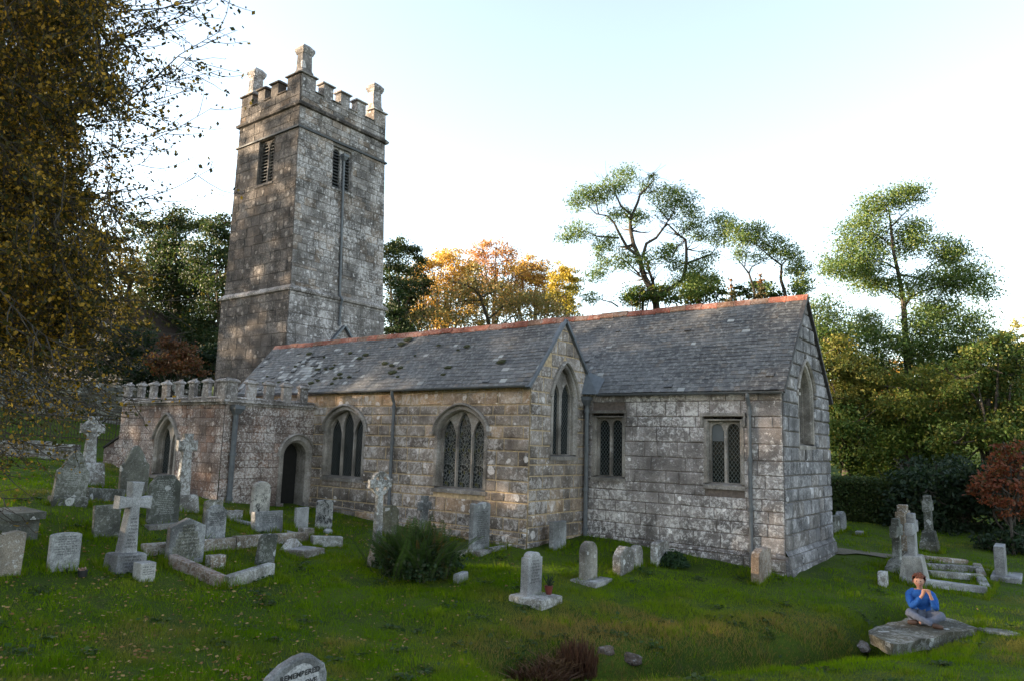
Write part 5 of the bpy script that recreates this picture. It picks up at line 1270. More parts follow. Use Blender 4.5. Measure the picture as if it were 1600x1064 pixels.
tree('robinia', 'smaller robinia with two leaning bare stems behind the ridge near the gable', 1200, 44, zl([(1150,440,70),(1190,500,70),(1250,430,70),(1310,450,60),(1290,520,60),(1370,560,70),(1430,500,50),(1450,600,60),(1500,560,50),(1540,620,60),(1520,700,60),(1580,700,60),(1200,590,50),(1290,620,40),(1560,790,60),(1280,780,40),(1350,800,50)]),
     ROB, .16, 1.35, .2, trunk=False, limbs=[(z4((1300,1000),(1270,800),(1240,710),(1200,660),(1160,610)),.12,.02),(z4((1240,710),(1260,670),(1300,650),(1340,620)),.06,.02),(z4((1480,1000),(1465,830),(1440,750),(1445,660),(1390,620),(1330,570),(1290,530)),.16,.02),(z4((1445,660),(1480,620),(1530,600)),.06,.02),(z4((1215,670),(1220,600),(1190,500)),.05,.015)], alt=.18, spread=.29, droop=.3, squash=.85, clumpn=34, aspect=.38)
tree('ivy_clad_tree', 'dense leafy green mass right of the large robinia limbs', 1092, 48, zl([(900,730,60),(960,760,70),(880,800,70),(1000,800,60),(1040,850,50),(940,850,80),(860,870,70)]), GREEN, .2, 1.0, .2, alt=.2)
tree('ivy_clad_tree', 'low leafy green mass at the foot of the large robinia', 1000, 45, zl([(500,840,45),(560,820,50),(620,850,50),(680,830,60),(720,880,60),(540,890,50)]), GREEN, .2, .9, .15, alt=.1)
tree('holly', 'dark leafy undergrowth behind the ridge beside the young conifers', 1170, 46, zl([(1180,810,40),(1240,830,50),(1310,790,50),(1360,830,50),(1150,850,40),(1420,850,45),(1550,780,60),(1580,840,50)]), GREEN, .2, 1.0, .12, alt=.05)
for px, py0, lab, r_ in ((1142, 438, 'brown tipped young conifer behind the ridge, left of two', 8), (1188, 430, 'brown tipped young conifer behind the ridge, right of two', 9)):
    tree('young_conifer', lab, px, 40, [(px, py0, r_*.35),(px, py0+10, r_*.55),(px, py0+22, r_*.9),(px, py0+36, r_*1.3),(px, py0+52, r_*1.7)], lm('conifer_tip', (.02,.035,.014), (.04,.05,.018), (.26,.13,.05)), .12, 1.2, .1, altfn=lambda x, y: .9 if y < py0+18 else .1, spread=.3, group=None)
# right hand trees
def z5(*pts): return [(1230+x/2.127, 270+y/2.127) for x, y in pts]
def zm(L): return [(1230+x/2.127, 270+y/2.127, r_/2.127*1.12) for x, y, r_ in L]
tree('tall_robinia', 'tall open tree with a straight dark trunk right of the church', 1415, 40, zm([(420,75,38),(365,80,45),(295,105,45),(270,160,50),(225,205,50),(420,205,55),(400,245,45),(310,225,45),(195,285,60),(270,300,60),(165,330,45),(250,360,50),(320,370,40),(520,250,50),(565,290,55),(595,350,60),(650,390,42),(540,385,50),(480,350,40),(400,390,50),(490,470,55),(560,480,70),(610,540,55),(450,500,50),(250,500,50),(290,540,45),(330,560,55),(400,560,50),(120,470,60),(180,550,55),(90,530,50),(520,600,60),(600,600,55),(690,580,55),(740,640,50),(430,640,50),(310,640,50),(150,600,60),(230,620,60),(460,570,55),(540,660,60),(250,690,60),(370,700,55),(480,720,60),(620,690,60),(120,560,55)]),
     ROB, .15, 1.75, .25, trunk=False, limbs=[(z5((390,1050),(402,760),(405,690),(395,600),(390,500),(385,420),(370,340),(350,250),(345,180),(335,110)),.32,.04),(z5((345,180),(370,155),(400,125),(450,90)),.06,.015),(z5((388,450),(410,415),(450,395),(500,380),(560,370)),.10,.02),(z5((403,720),(430,705),(470,690),(520,650),(600,630),(700,620),(770,640)),.15,.025),(z5((385,430),(360,410),(335,390)),.07,.02),(z5((375,340),(440,350),(480,310),(520,280)),.08,.02),(z5((360,320),(330,300),(290,290)),.07,.02),(z5((400,590),(440,620),(475,670)),.06,.02),(z5((395,560),(340,540),(270,560),(200,530),(110,515)),.09,.02),(z5((350,250),(320,220),(270,190)),.06,.015),(z5((400,700),(350,650),(310,640)),.06,.02)], alt=.15, spread=.29, droop=.2, squash=.85, clumpn=34, aspect=.38)
tree('yellow_green_tree', 'yellow green broadleaf tree just right of the east gable', 1320, 37, [(1310,540,26),(1335,560,30),(1300,575,26),(1355,590,30),(1310,590,30),(1335,600,32),(1300,620,30),(1325,635,40),(1350,640,34),(1310,660,40),(1340,680,40),(1365,700,36),(1310,705,40),(1290,570,20),(1340,725,34)], GREEN, .15, 1.0, .25, altfn=lambda x, y: .55 if y < 640 else .05)
tree('broadleaf_tree', 'mid green broadleaf tree low behind the tall robinia trunk', 1420, 36, [(1385,600,30),(1440,600,34),(1480,620,36),(1400,630,36),(1385,660,30),(1410,670,34),(1440,650,38),(1465,670,40),(1395,700,40),(1430,705,44),(1470,710,40),(1380,735,30),(1420,735,36)], MIXG, .15, 1.0, .25, altfn=lambda x, y: .4 if y < 650 else .05)
tree('broadleaf_tree', 'green broadleaf tree at the right edge above the copper maple', 1545, 34, [(1520,560,30),(1560,540,26),(1590,570,30),(1500,590,30),(1500,620,30),(1530,610,34),(1570,620,36),(1595,640,36),(1510,655,40),(1555,660,44),(1590,690,36),(1490,690,36),(1530,700,40),(1600,590,24),(1560,580,24)], GREEN, .15, 1.0, .25, alt=.2)
tree('poplar', 'pale yellow poplar far off at the right edge', 1588, 70, [(1588,505,11),(1582,525,15),(1590,545,18),(1572,555,16),(1595,570,18),(1560,575,14)], PALEY, .26, .9, .2, alt=.3)
tree('autumn_beech', 'orange leaved far tree glowing through the tall robinia', 1395, 75, [(1390,578,20),(1370,590,20),(1410,596,20),(1350,575,18),(1430,610,20),(1390,620,26),(1500,620,24),(1480,600,20),(1450,630,24),(1340,610,20)], YEL, .3, .8, .3, altfn=lambda x, y: .3)
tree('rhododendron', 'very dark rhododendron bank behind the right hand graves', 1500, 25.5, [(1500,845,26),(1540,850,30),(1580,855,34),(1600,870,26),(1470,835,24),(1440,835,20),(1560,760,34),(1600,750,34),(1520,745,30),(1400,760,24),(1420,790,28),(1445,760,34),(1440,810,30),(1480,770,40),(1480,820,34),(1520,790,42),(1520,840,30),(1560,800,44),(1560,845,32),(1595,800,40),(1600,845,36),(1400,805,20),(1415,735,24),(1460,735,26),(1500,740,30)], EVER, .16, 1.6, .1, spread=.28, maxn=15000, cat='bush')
tree('copper_maple', 'red bronze maple bush at the right edge', 1575, 23, [(1585,800,22),(1560,790,18),(1600,790,20),(1570,700,14),(1550,735,22),(1575,722,24),(1596,705,20),(1535,752,18),(1565,760,26),(1595,745,26),(1590,775,24),(1520,765,12),(1545,778,18)], lm('red_bronze', (.14,.032,.018), (.24,.065,.025), (.05,.05,.015)), .12, .75, .08, alt=.2)
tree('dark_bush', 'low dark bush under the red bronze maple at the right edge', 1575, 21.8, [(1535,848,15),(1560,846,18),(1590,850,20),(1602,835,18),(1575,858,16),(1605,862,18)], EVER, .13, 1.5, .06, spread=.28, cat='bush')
# far woodland mass closing the horizon
V = []; Cc = []
for k in range(175):
    az = R(-73+k*.62+random.uniform(-.3,.3)); dd = random.uniform(85, 120); x, y = math.sin(az)*dd, math.cos(az)*dd; z = g(x, y); hgt = random.uniform(3, 8)+(4 if k < 22 else 0)
    n = 420; pos, ci = blob((x, y, z+hgt*.5), hgt*.75, n, .8, 10); V.append(leafquads(pos, .8)); Cc.append(np.stack([rng.uniform(0,1,n), np.clip(rng.normal(random.choice([0,.1,.7]), .2, n), 0, 1), rng.uniform(0,1,n)], 1))
o = quads('distant_wood', np.concatenate(V), np.concatenate(Cc), lm('wood', (.02,.035,.012), (.05,.06,.018), (.26,.17,.04)), None, 'stuff'); tag(o, 'far off mixed autumn woodland along the horizon behind the church', 'woodland')
# the wooded slope to the west that shades the churchyard (outside the frame at the left)
V = []; Cc = []
sp_, se_ = Vector((SDIR.x, SDIR.y)).normalized(), None; lat = Vector((-sp_.y, sp_.x)); lat = -lat if lat.x < 0 else lat
CH = Vector((-15, 17))
def shade_wood(t0, t1, d0, d1, h0, h1, n, cover):
    for k in range(n):
        t = random.uniform(t0, t1); dd = random.uniform(d0, d1); q_ = CH+sp_*dd+lat*t; z = g(q_.x, q_.y); hh = random.uniform(h0, h1)
        for zz in np.arange(1.0, hh, 1.9):
            if zz > 11 and random.random() < .33: continue
            if 2.6 < t < 6.2 and zz > 9.3 and random.random() < .6: continue
            m_ = int(cover); pos, ci = blob((q_.x+random.gauss(0,.8), q_.y+random.gauss(0,.8), z+zz), random.uniform(1.2,2.0), m_, .9, 7, .3); V.append(leafquads(pos, .5)); Cc.append(np.stack([rng.uniform(0,1,m_), np.clip(rng.normal(.3,.3,m_),0,1), rng.uniform(0,1,m_)], 1))
shade_wood(-16, 40, 44, 62, 14, 20, 95, 60)
shade_wood(-16, 60, 50, 60, 8, 12, 50, 70)
o = quads('shade_wood', np.concatenate(V), np.concatenate(Cc), lm('mixed', (.03,.045,.012), (.07,.075,.02), (.25,.16,.03)), None, 'stuff'); tag(o, 'wooded slope west of the churchyard that shades it', 'woodland')

# near tree at the left: trunk outside the frame, long hanging branches into it
base = P(-330, 700, 10.5); base.z = g(base.x, base.y)-.2
lt = empty('beech', base, 'big yellowing beech overhanging from the left edge with fine drooping twigs', 'tree')
mb = MB(); V = []; Cc = []; rd = random.Random(3)
top = P(-300, -500, 10.5)-base; T0 = limb(mb, (0,0,-.2), top, .34, .16, .02, 10, 1, sides=10)
def spray(start, end, r0, nleaf, nt_, twl=.55, leaf=.050, alt=.5, sag=.0, zone=.25):
    pts = limb(mb, start, end, r0*.7, .004, .10, 9, rd.random(), sides=5); L = (Vector(end)-Vector(start)).length
    for k in range(nt_):
        t = zone+(1-zone)*(k+rd.random())/nt_; i = min(8, int(t*9)); p = pts[i].lerp(pts[i+1], t*9-i)
        d = (Vector(end)-Vector(start)).normalized(); sd_ = Vector((rd.gauss(0,1), rd.gauss(0,1), rd.gauss(-.15,.7))).normalized(); e = p+(d*.7+sd_*.8)*twl*rd.uniform(.5,1.3)-Vector((0,0,sag))
        tp = limb(mb, p, e, .008, .003, .08, 4, rd.random(), sides=3)
        n = max(2, int(nleaf/nt_)); u = rng.uniform(.1, 1.05, n)*4; ii_ = np.minimum(3, u.astype(int)); A = np.array([tuple(q_) for q_ in tp]); pos = A[ii_]+(A[ii_+1]-A[ii_])*(u-ii_)[:, None]+rng.normal(size=(n, 3))*.045
        V.append(leafquads(pos, leaf*rng.uniform(.6,1.25,n), .5, .66)); Cc.append(np.stack([rng.uniform(0,1,n), np.clip(np.where(rng.uniform(0,1,n) < alt*.7, rng.normal(.8,.25,n), rng.normal(.08,.1,n)),0,1), rng.uniform(0,1,n)],1))
def tgt(px, py, d): return P(px, py, d)-base
def origin(py): 
    k = min(10, max(1, int((700-py)/120+1.5+rd.uniform(-1,1)))); return T0[k]
# dense curtain
for k in range(330):
    px = rd.betavariate(1.5, 1.25)*265-90; py = rd.uniform(-60, 560); dd = rd.uniform(8.5, 14)
    edge = 150+60*math.sin(py*.018)+rd.uniform(-40,30)-(max(0, py-330)*.12)
    px = min(px, edge); 
    spray(tgt(px-rd.uniform(-40,260), py-rd.uniform(40,260), dd+rd.uniform(-1,1)), tgt(px, py, dd), .011, 560, 18, .55, alt=.46)
for k in range(120):     # the crown above and left of the picture, which shades the near graves
    px = rd.uniform(-700, 120); py = rd.uniform(-900, -150); dd = rd.uniform(7.5, 14)
    spray(tgt(px-rd.uniform(-60,220), py-rd.uniform(0,160), dd+rd.uniform(-1,1)), tgt(px, py, dd), .014, 240, 12, .7, alt=.4, leaf=.085)
for k in range(70):
    px = rd.uniform(-800, -170); py = rd.uniform(-100, 560); dd = rd.uniform(7, 14)
    spray(tgt(px-rd.uniform(-60,220), py-rd.uniform(0,160), dd+rd.uniform(-1,1)), tgt(px, py, dd), .014, 170, 12, .7, alt=.4, leaf=.10)
# main limbs and fine sprays across the sky
for a, b_, r_, n, nt_ in (((-200,120),(330,-12),.05,150,16),((-200,180),(352,45),.045,150,18),((-200,210),(300,85),.04,170,18),((-220,150),(258,30),.06,160,16),((-200,230),(345,110),.035,120,16),((-200,260),(300,140),.035,170,18),((-150,250),(250,165),.035,190,18),((-150,270),(330,170),.03,90,14),((-150,300),(270,205),.03,150,16),((-150,330),(335,262),.022,70,12),((-150,330),(235,250),.022,110,14),((-100,350),(240,330),.02,60,10),((-100,330),(262,300),.02,50,10),((-150,60),(290,-40),.05,160,16),((-150,30),(240,10),.04,190,18),((-150,0),(370,-30),.04,120,14),((-100,170),(230,120),.03,200,18),((-100,120),(215,70),.03,220,20),((-50,230),(205,215),.03,190,18),((-50,100),(300,10),.03,130,16),((-60,300),(215,290),.025,110,14)):
    dd = rd.uniform(9, 12.5); spray(tgt(a[0], a[1], dd+.5), tgt(b_[0], b_[1], dd), r_, int(n*1.5), int(nt_*1.4), .55, alt=.35, zone=.42, leaf=.066)
# low drooping twigs over the graves
for k in range(46):
    px = rd.uniform(-40, 175)*(1 if k % 3 else .7); py = rd.uniform(560, 700)-px*.35+rd.uniform(0,60); dd = rd.uniform(7.5, 11)
    spray(tgt(px-rd.uniform(120,260), py-rd.uniform(40,160), dd), tgt(px, py, dd), .009, 85, 9, .4, alt=.5)
for k in range(9):
    px = rd.uniform(-30, 60); py = rd.uniform(690, 850); dd = rd.uniform(7, 9); spray(tgt(px-200, py-120, dd), tgt(px, py, dd), .01, 22, 7, .4, alt=.6)
for px, py in ((262,470),(210,560),(182,520),(240,430),(205,500),(190,470),(170,540),(150,600),(230,520),(190,590),(215,620),(170,630),(250,560),(140,560),(160,500)):
    dd = rd.uniform(9, 11); spray(tgt(px-260, py-90, dd), tgt(px, py, dd), .012, 60, 11, .45, alt=.6, zone=.5)
mb.build('trunk', M['bark'], lt); quads('crown', np.concatenate(V), np.concatenate(Cc), lm('beech', (.014,.022,.005), (.04,.042,.010), (.44,.25,.025), trans=.5), lt)  # bright gold share of the leaves paints sun glints into the autumn yellow

# hedge
pa, pb = gp(1290, 806)[0], gp(1402, 812)[0]; pa = P(1270, 806, gp(1340,808)[1]); pb = P(1410, 812, gp(1340,808)[1]-1)
hz = min(g(pa.x, pa.y), g(pb.x, pb.y)); n = 16000; u = rng.uniform(0,1,n); sidep = rng.uniform(0,1,n); hd_ = 62*gp(1340,808)[1]/FPX
pos = np.zeros((n,3)); A, B = np.array(pa), np.array(pb); pos[:, :2] = A[None,:2]+(B-A)[None,:2]*u[:, None]; nn = np.array([-(B-A)[1], (B-A)[0]]); nn /= np.linalg.norm(nn)
front = sidep < .6; off = np.where(front, rng.normal(-.6,.07,n)*1.0, rng.uniform(-.6,.6,n)); zz = np.where(front, rng.uniform(0,1,n)*hd_, hd_+rng.normal(0,.05,n)); pos[:, :2] += nn[None]*off[:, None]*np.where(((nn*(-A[:2])).sum() > 0), -1, 1); pos[:, 2] = hz+zz
he = empty('clipped_hedge', (pa+pb)/2, 'clipped green hedge beyond the east end of the church', 'hedge'); he.location.z = hz
quads('foliage', leafquads(pos-np.array(he.location)[None], .085), np.stack([rng.uniform(0,1,n), np.clip(rng.normal(.1,.2,n),0,1), rng.uniform(0,1,n)],1), lm('hedge', (.016,.034,.009), (.04,.07,.015), (.10,.09,.02)), he)
mb = MB(); d_ = (pb-pa); L2 = Vector((d_.x, d_.y)).length/2; an = math.atan2(d_.y, d_.x); mb.box(-L2,-.5,-.2,L2,.5,hd_-.08); ho = mb.build('stems', M['bark'], he); ho.rotation_euler = (0,0,an)

# fern and bramble bush
p_, d_ = gp(655, 905); pc = P(652, 880, d_+.25); pc.z = g(pc.x, pc.y)
fb = empty('fern_bush', pc, 'big bush of fern fronds and brambles beside the tall lichened cross', 'bush'); k_ = d_/FPX; V = []; Cc = []; mb = MB(); rd = random.Random(9)
for k in range(300):
    a = rd.uniform(0, 6.28); q0 = Vector((rd.gauss(0,.25), rd.gauss(0,.25), 0)); L = rd.uniform(.75, 1.40); out = rd.uniform(.12, .8); d = Vector((math.cos(a), math.sin(a), 0)); pts = []
    for i in range(9): t = i/8; pts.append(q0+d*out*L*t+Vector((0,0,L*(.95*t-.45*out*t*t*1.3))))
    mb.tube(pts, [.006-.004*i/8 for i in range(9)], 3); sd_ = Vector((-d.y, d.x, 0)); tone = rd.random(); dead = rd.random() < .12
    for i in range(1, 34):
        t = i/34*8; j = min(7, int(t)); p = pts[j].lerp(pts[j+1], t-j); tg = (pts[j+1]-pts[j]).normalized(); wl = .105*L*math.sin(math.pi*min(1, i/34*.85+.12))**.8
        for s_ in (-1, 1):
            e = p+sd_*s_*wl+tg*wl*.35-Vector((0,0,wl*.25)); wq = tg*.011; m_ = p.lerp(e, .45); V.append([p, m_+wq, e, m_-wq]); Cc.append((min(1, max(0, tone+rd.gauss(0,.15))), .9 if dead else .05, rd.random()))
fr = quads('fronds', np.array([[tuple(q_) for q_ in v] for v in V]), np.array(Cc), lm('fern', (.020,.050,.010), (.055,.105,.02), (.16,.10,.025)), fb)
mb.build('stems', M['bark'], fb)
n = 5200; a = rng.uniform(0, 6.28, n); q_ = np.sqrt(rng.uniform(0,1,n)); pos = np.stack([np.cos(a)*q_*.66, np.sin(a)*q_*.66, (1-q_**2)*.62*rng.uniform(.25,1,n)+.05], 1); i = rng.integers(0, 90, n); cl = rng.uniform(-.62,.62,(90,3)); pos[:3600] = (np.stack([cl[:,0], cl[:,1], np.maximum(.08, (1-(cl[:,0]**2+cl[:,1]**2))*.55)],1)[i]+rng.normal(size=(n,3))*np.array([.11,.11,.07]))[:3600]
quads('bramble_leaves', leafquads(pos, .075, aspect=.8), np.stack([rng.uniform(0,1,n), np.clip(rng.normal(.05,.15,n),0,1), rng.uniform(0,1,n)],1), lm('bramble', (.012,.032,.013), (.034,.068,.022), (.12,.08,.03)), fb)
# small green plant by the chancel
p_, d_ = gp(1052, 884); V = []; sp2 = empty('green_plant', p_, 'small leafy green plant beside the square lichened headstone', 'plant')
n = 700; a = rng.uniform(0,6.28,n); q_ = np.sqrt(rng.uniform(0,1,n)); pos = np.stack([np.cos(a)*q_*.36, np.sin(a)*q_*.36, (1-q_**2)*.34*rng.uniform(.2,1,n)+.03],1)
quads('leaves', leafquads(pos, .10, aspect=.4), np.stack([rng.uniform(0,1,n), np.zeros(n), rng.uniform(0,1,n)],1), lm('bramble', (.012,.032,.013), (.034,.068,.022), (.12,.08,.03)), sp2)
mb = MB()
for k in range(14):
    a = k*.45; mb.tube([(0,0,0), (math.cos(a)*.2, math.sin(a)*.2, .2)], [.008,.003], 4)
mb.build('stems', M['bark'], sp2)
# rusty dead clump in the ditch
def clump(name, label, px, py, n, r0, hgt, lean, cols, mat, cat='fern clump'):
    p_, d_ = gp(px, py); root = empty(name, p_, label, cat); t = rng.uniform(0,6.28,n); q_ = np.sqrt(rng.uniform(0,1,n))*r0; b0 = np.stack([np.cos(t)*q_, np.sin(t)*q_*.8, np.full(n,-.08)],1)
    ln = rng.normal(0, lean, (n,2))+b0[:, :2]/r0*lean*1.1; h_ = hgt*rng.uniform(.35,1.0,n)*(1-.35*(q_/r0)**2); tip = b0+np.stack([ln[:,0]*h_, ln[:,1]*h_, h_],1); wd = rng.normal(size=(n,3)); wd[:,2] = 0; wd /= np.linalg.norm(wd,axis=1)[:,None]; wd *= rng.uniform(.006,.016,n)[:,None]
    mid = (b0+tip)/2+np.stack([-ln[:,0]*.12*h_, -ln[:,1]*.12*h_, h_*.08],1)
    V = np.stack([b0-wd, mid-wd*.9, tip, mid+wd*.9],1); c_ = np.stack([rng.uniform(0,1,n), np.clip(rng.normal(cols,.25,n),0,1), rng.uniform(0,1,n)],1)
    quads('stems', V, c_, mat, root); return root
RUST = lm('rusty', (.035,.012,.007), (.085,.032,.016), (.17,.10,.05), trans=.15)
clump('dead_fern_clump', 'upright rust brown dead fern clump in the ditch', 903, 1052, 900, .27, .66, .13, .08, RUST)
clump('dead_fern_clump', 'low sprawling brown dead fern left of the upright clump', 835, 1056, 1100, .5, .34, .7, .3, RUST)
clump('dead_fern_clump', 'low pale straw tuft between the two brown fern clumps', 865, 1032, 500, .34, .30, .8, .8, RUST)

# ------------------------------------------------------------------ lane wall, railings, cottage at the far left
def rubble(name, label, a, b, hgt, thick, mat, d=None, cat='wall', seed=5, base=.4):
    a, b = Vector(a), Vector(b); dv = b-a; L = Vector((dv.x, dv.y)).length; ux = Vector((dv.x, dv.y, 0))/L; nn = Vector((ux.y, -ux.x, 0))
    root = empty(name, a, label, cat); mb = MB(); F = lambda u, z, n: tuple(ux*u+nn*n+Vector((0,0,z+dv.z*u/L)))
    wall(mb, F, [(0,-base),(L,-base),(L,hgt),(0,hgt)], [], (.14,.26), (.25,.7), (.0,.05), .02, seed=seed)
    mb.box(0,-base,-thick,L,hgt,-.002,(.3,0,.3),M=F); mb.build('stonework', mat, root)
    cb = MB(); rd = random.Random(seed); u = 0
    while u < L: w_ = rd.uniform(.35,.7); cb.box(u+.005,hgt+.002,-thick-.03,min(L,u+w_)-.005,hgt+rd.uniform(.08,.15),.05,(rd.random(),0,rd.random()),M=F); u += w_
    cb.build('coping', M['rough'], root); return root
pa = P(-60, 740, 24); pb = P(112, 735, 24.5); pa.z = g(pa.x, pa.y); pb.z = g(pb.x, pb.y)
rubble('retaining_wall', 'low rubble retaining wall with pale coping below the railings', pa, pb, .42, .5, M['rough'], seed=7)
pa2, pb2 = P(-90, 700, 27), P(196, 700, 30); pa2.z = g(pa2.x, pa2.y); pb2.z = g(pb2.x, pb2.y)
rl_ = empty('iron_railing', pa2, 'rusty iron railings along the bank at the far left', 'railing'); dv = pb2-pa2; mb = MB(); n = 58
for k in range(n+1):
    q_ = dv*(k/n); tall = .12 if k % 6 == 0 else 0; mb.tube([q_+Vector((0,0,-.2)), q_+Vector((0,0,1.12+tall))], .011+(.008 if tall else 0), 5)
mb.build('upright_bars', M['wood'], rl_); mb = MB()
for z in (.16, 1.0): mb.box(0,-.015,z,1,.015,z+.035,M=lambda u, v_, z_: tuple(dv*u+Vector((0,v_,z_))))
mb.build('rail', M['wood'], rl_)
pa3, pb3 = P(-120, 690, 33), P(205, 690, 35); pa3.z = g(pa3.x, pa3.y); pb3.z = g(pb3.x, pb3.y)
rubble('lane_wall', 'tall dark rubble wall behind the railings left of the porch', pa3, pb3, 1.75, .5, M['mossy'], seed=9)
# ramp wall and handrail west of the porch
F = lambda u, z, n: (XW-u, YP+.25-n, z); mb = MB(); wall(mb, F, [(0,-2.2),(1.5,-2.2),(1.5,-.50),(0,.05)], [], (.18,.26), (.25,.6), (.0,.02), .014, seed=4)
rw = empty('ramp_wall', (XW-.7, YP+.3, -1), 'sloping stone ramp wall with dark coping joining the left end of the porch', 'wall'); o = mb.build('stonework', M['porch'], rw); o.location = -rw.location
mb = MB(); mb.mesh([F(0,.06,.04),F(1.55,-.50,.04),F(1.55,-.50,-.3),F(0,.06,-.3),F(0,.13,.04),F(1.55,-.43,.04),F(1.55,-.43,-.3),F(0,.13,-.3)],[(0,1,2,3),(4,5,6,7),(0,1,5,4),(1,2,6,5)]); o = mb.build('coping', M['dark_metal'], rw); o.location = -rw.location
hr_ = empty('handrail', (XW-1.6, YP-.1, g(XW-1.6, YP-.1)), 'short black and white handrail at the foot of the ramp wall', 'handrail'); mb = MB(); mb.tube([(.9,0,1.45),(-.1,0,1.05)], .022, 6); mb.build('rail', M['dark_metal'], hr_)
for k, x in enumerate((0, .28)):
    mb = MB(); mb.tube([(x,0,-.3),(x,0,1.08+x*.4)], .024, 6); mb.build('post', plain('white_post', (.6,.6,.6), .6, .1) if k == 0 else M['dark_metal'], hr_)
# cottage behind the branches
ca, cb_ = P(60, 640, 42), P(196, 640, 41); ca.z = cb_.z = min(g(ca.x, ca.y), g(cb_.x, cb_.y)); dv = cb_-ca; L = Vector((dv.x, dv.y)).length; ux = Vector((dv.x, dv.y, 0))/L; nn = Vector((ux.y, -ux.x, 0))
ctg = empty('cottage', ca, 'dim stone cottage gable behind the hanging leaves at the left', 'cottage'); F = lambda u, z, n: tuple(ux*u+nn*n+Vector((0,0,z)))
k_ = 41/FPX; ez = (640-600)*k_+1.2; az = ez+(600-512)*k_*1.05; mb = MB(); wall(mb, F, [(0,-.5),(L,-.5),(L,ez),(L*.5,az),(0,ez)], [], (.2,.32), (.3,.8), (.0,.02), .015, seed=2)
mb.mesh([F(0,-.5,0),F(0,-.5,-8),F(0,ez,-8),F(0,ez,0),F(L,-.5,0),F(L,-.5,-8),F(L,ez,-8),F(L,ez,0)],[(0,1,2,3),(4,5,6,7)]); mb.build('wall', M['rough'], ctg)
for s_ in (0, 1):
    mb = MB(); u0 = -.35 if s_ == 0 else L+.35; zz = ez-.2; mb.mesh([F(u0,zz,.25),F(L/2,az+.12,.25),F(L/2,az+.12,-8),F(u0,zz,-8),F(u0,zz+.14,.25),F(L/2,az+.28,.25),F(L/2,az+.28,-8),F(u0,zz+.14,-8)],[(0,1,2,3),(4,5,6,7),(0,1,5,4),(0,3,7,4)]); mb.build('roof', M['wood'], ctg)
for u in (.62, .78):
    mb = MB(); mb.box(L*u,.6,-.02,L*u+.55,2.4,.03,(.5,0,.3),M=F); mb.build('window', plain('dim_window', (.07,.065,.06), .5, .2), ctg)

# gravel path
V = []; 
pth = [(1296,862),(1330,862),(1370,868),(1420,874),(1480,880),(1560,893)]; pts = [gp(*q_)[0] for q_ in pth]; mb = MB(); Lr = []
for i in range(len(pts)-1):
    for k in range(6): Lr.append(pts[i].lerp(pts[i+1], k/6))
row = []
for i, p in enumerate(Lr):
    d = (Lr[min(i+1, len(Lr)-1)]-Lr[max(0, i-1)]); s_ = Vector((-d.y, d.x, 0)).normalized(); w_ = .30
    row.append([Vector((*(p+s_*o_).xy, g(*(p+s_*o_).xy)+.035)) for o_ in (-w_, 0, w_)])
for a, b in zip(row, row[1:]):
    mb.poly([a[0],a[1],b[1],b[0]]); mb.poly([a[1],a[2],b[2],b[1]])
po = mb.build('path', plain('gravel', (.10,.085,.06), .95, .4, nscale=30, bump=.5)); tag(po, kind='structure')

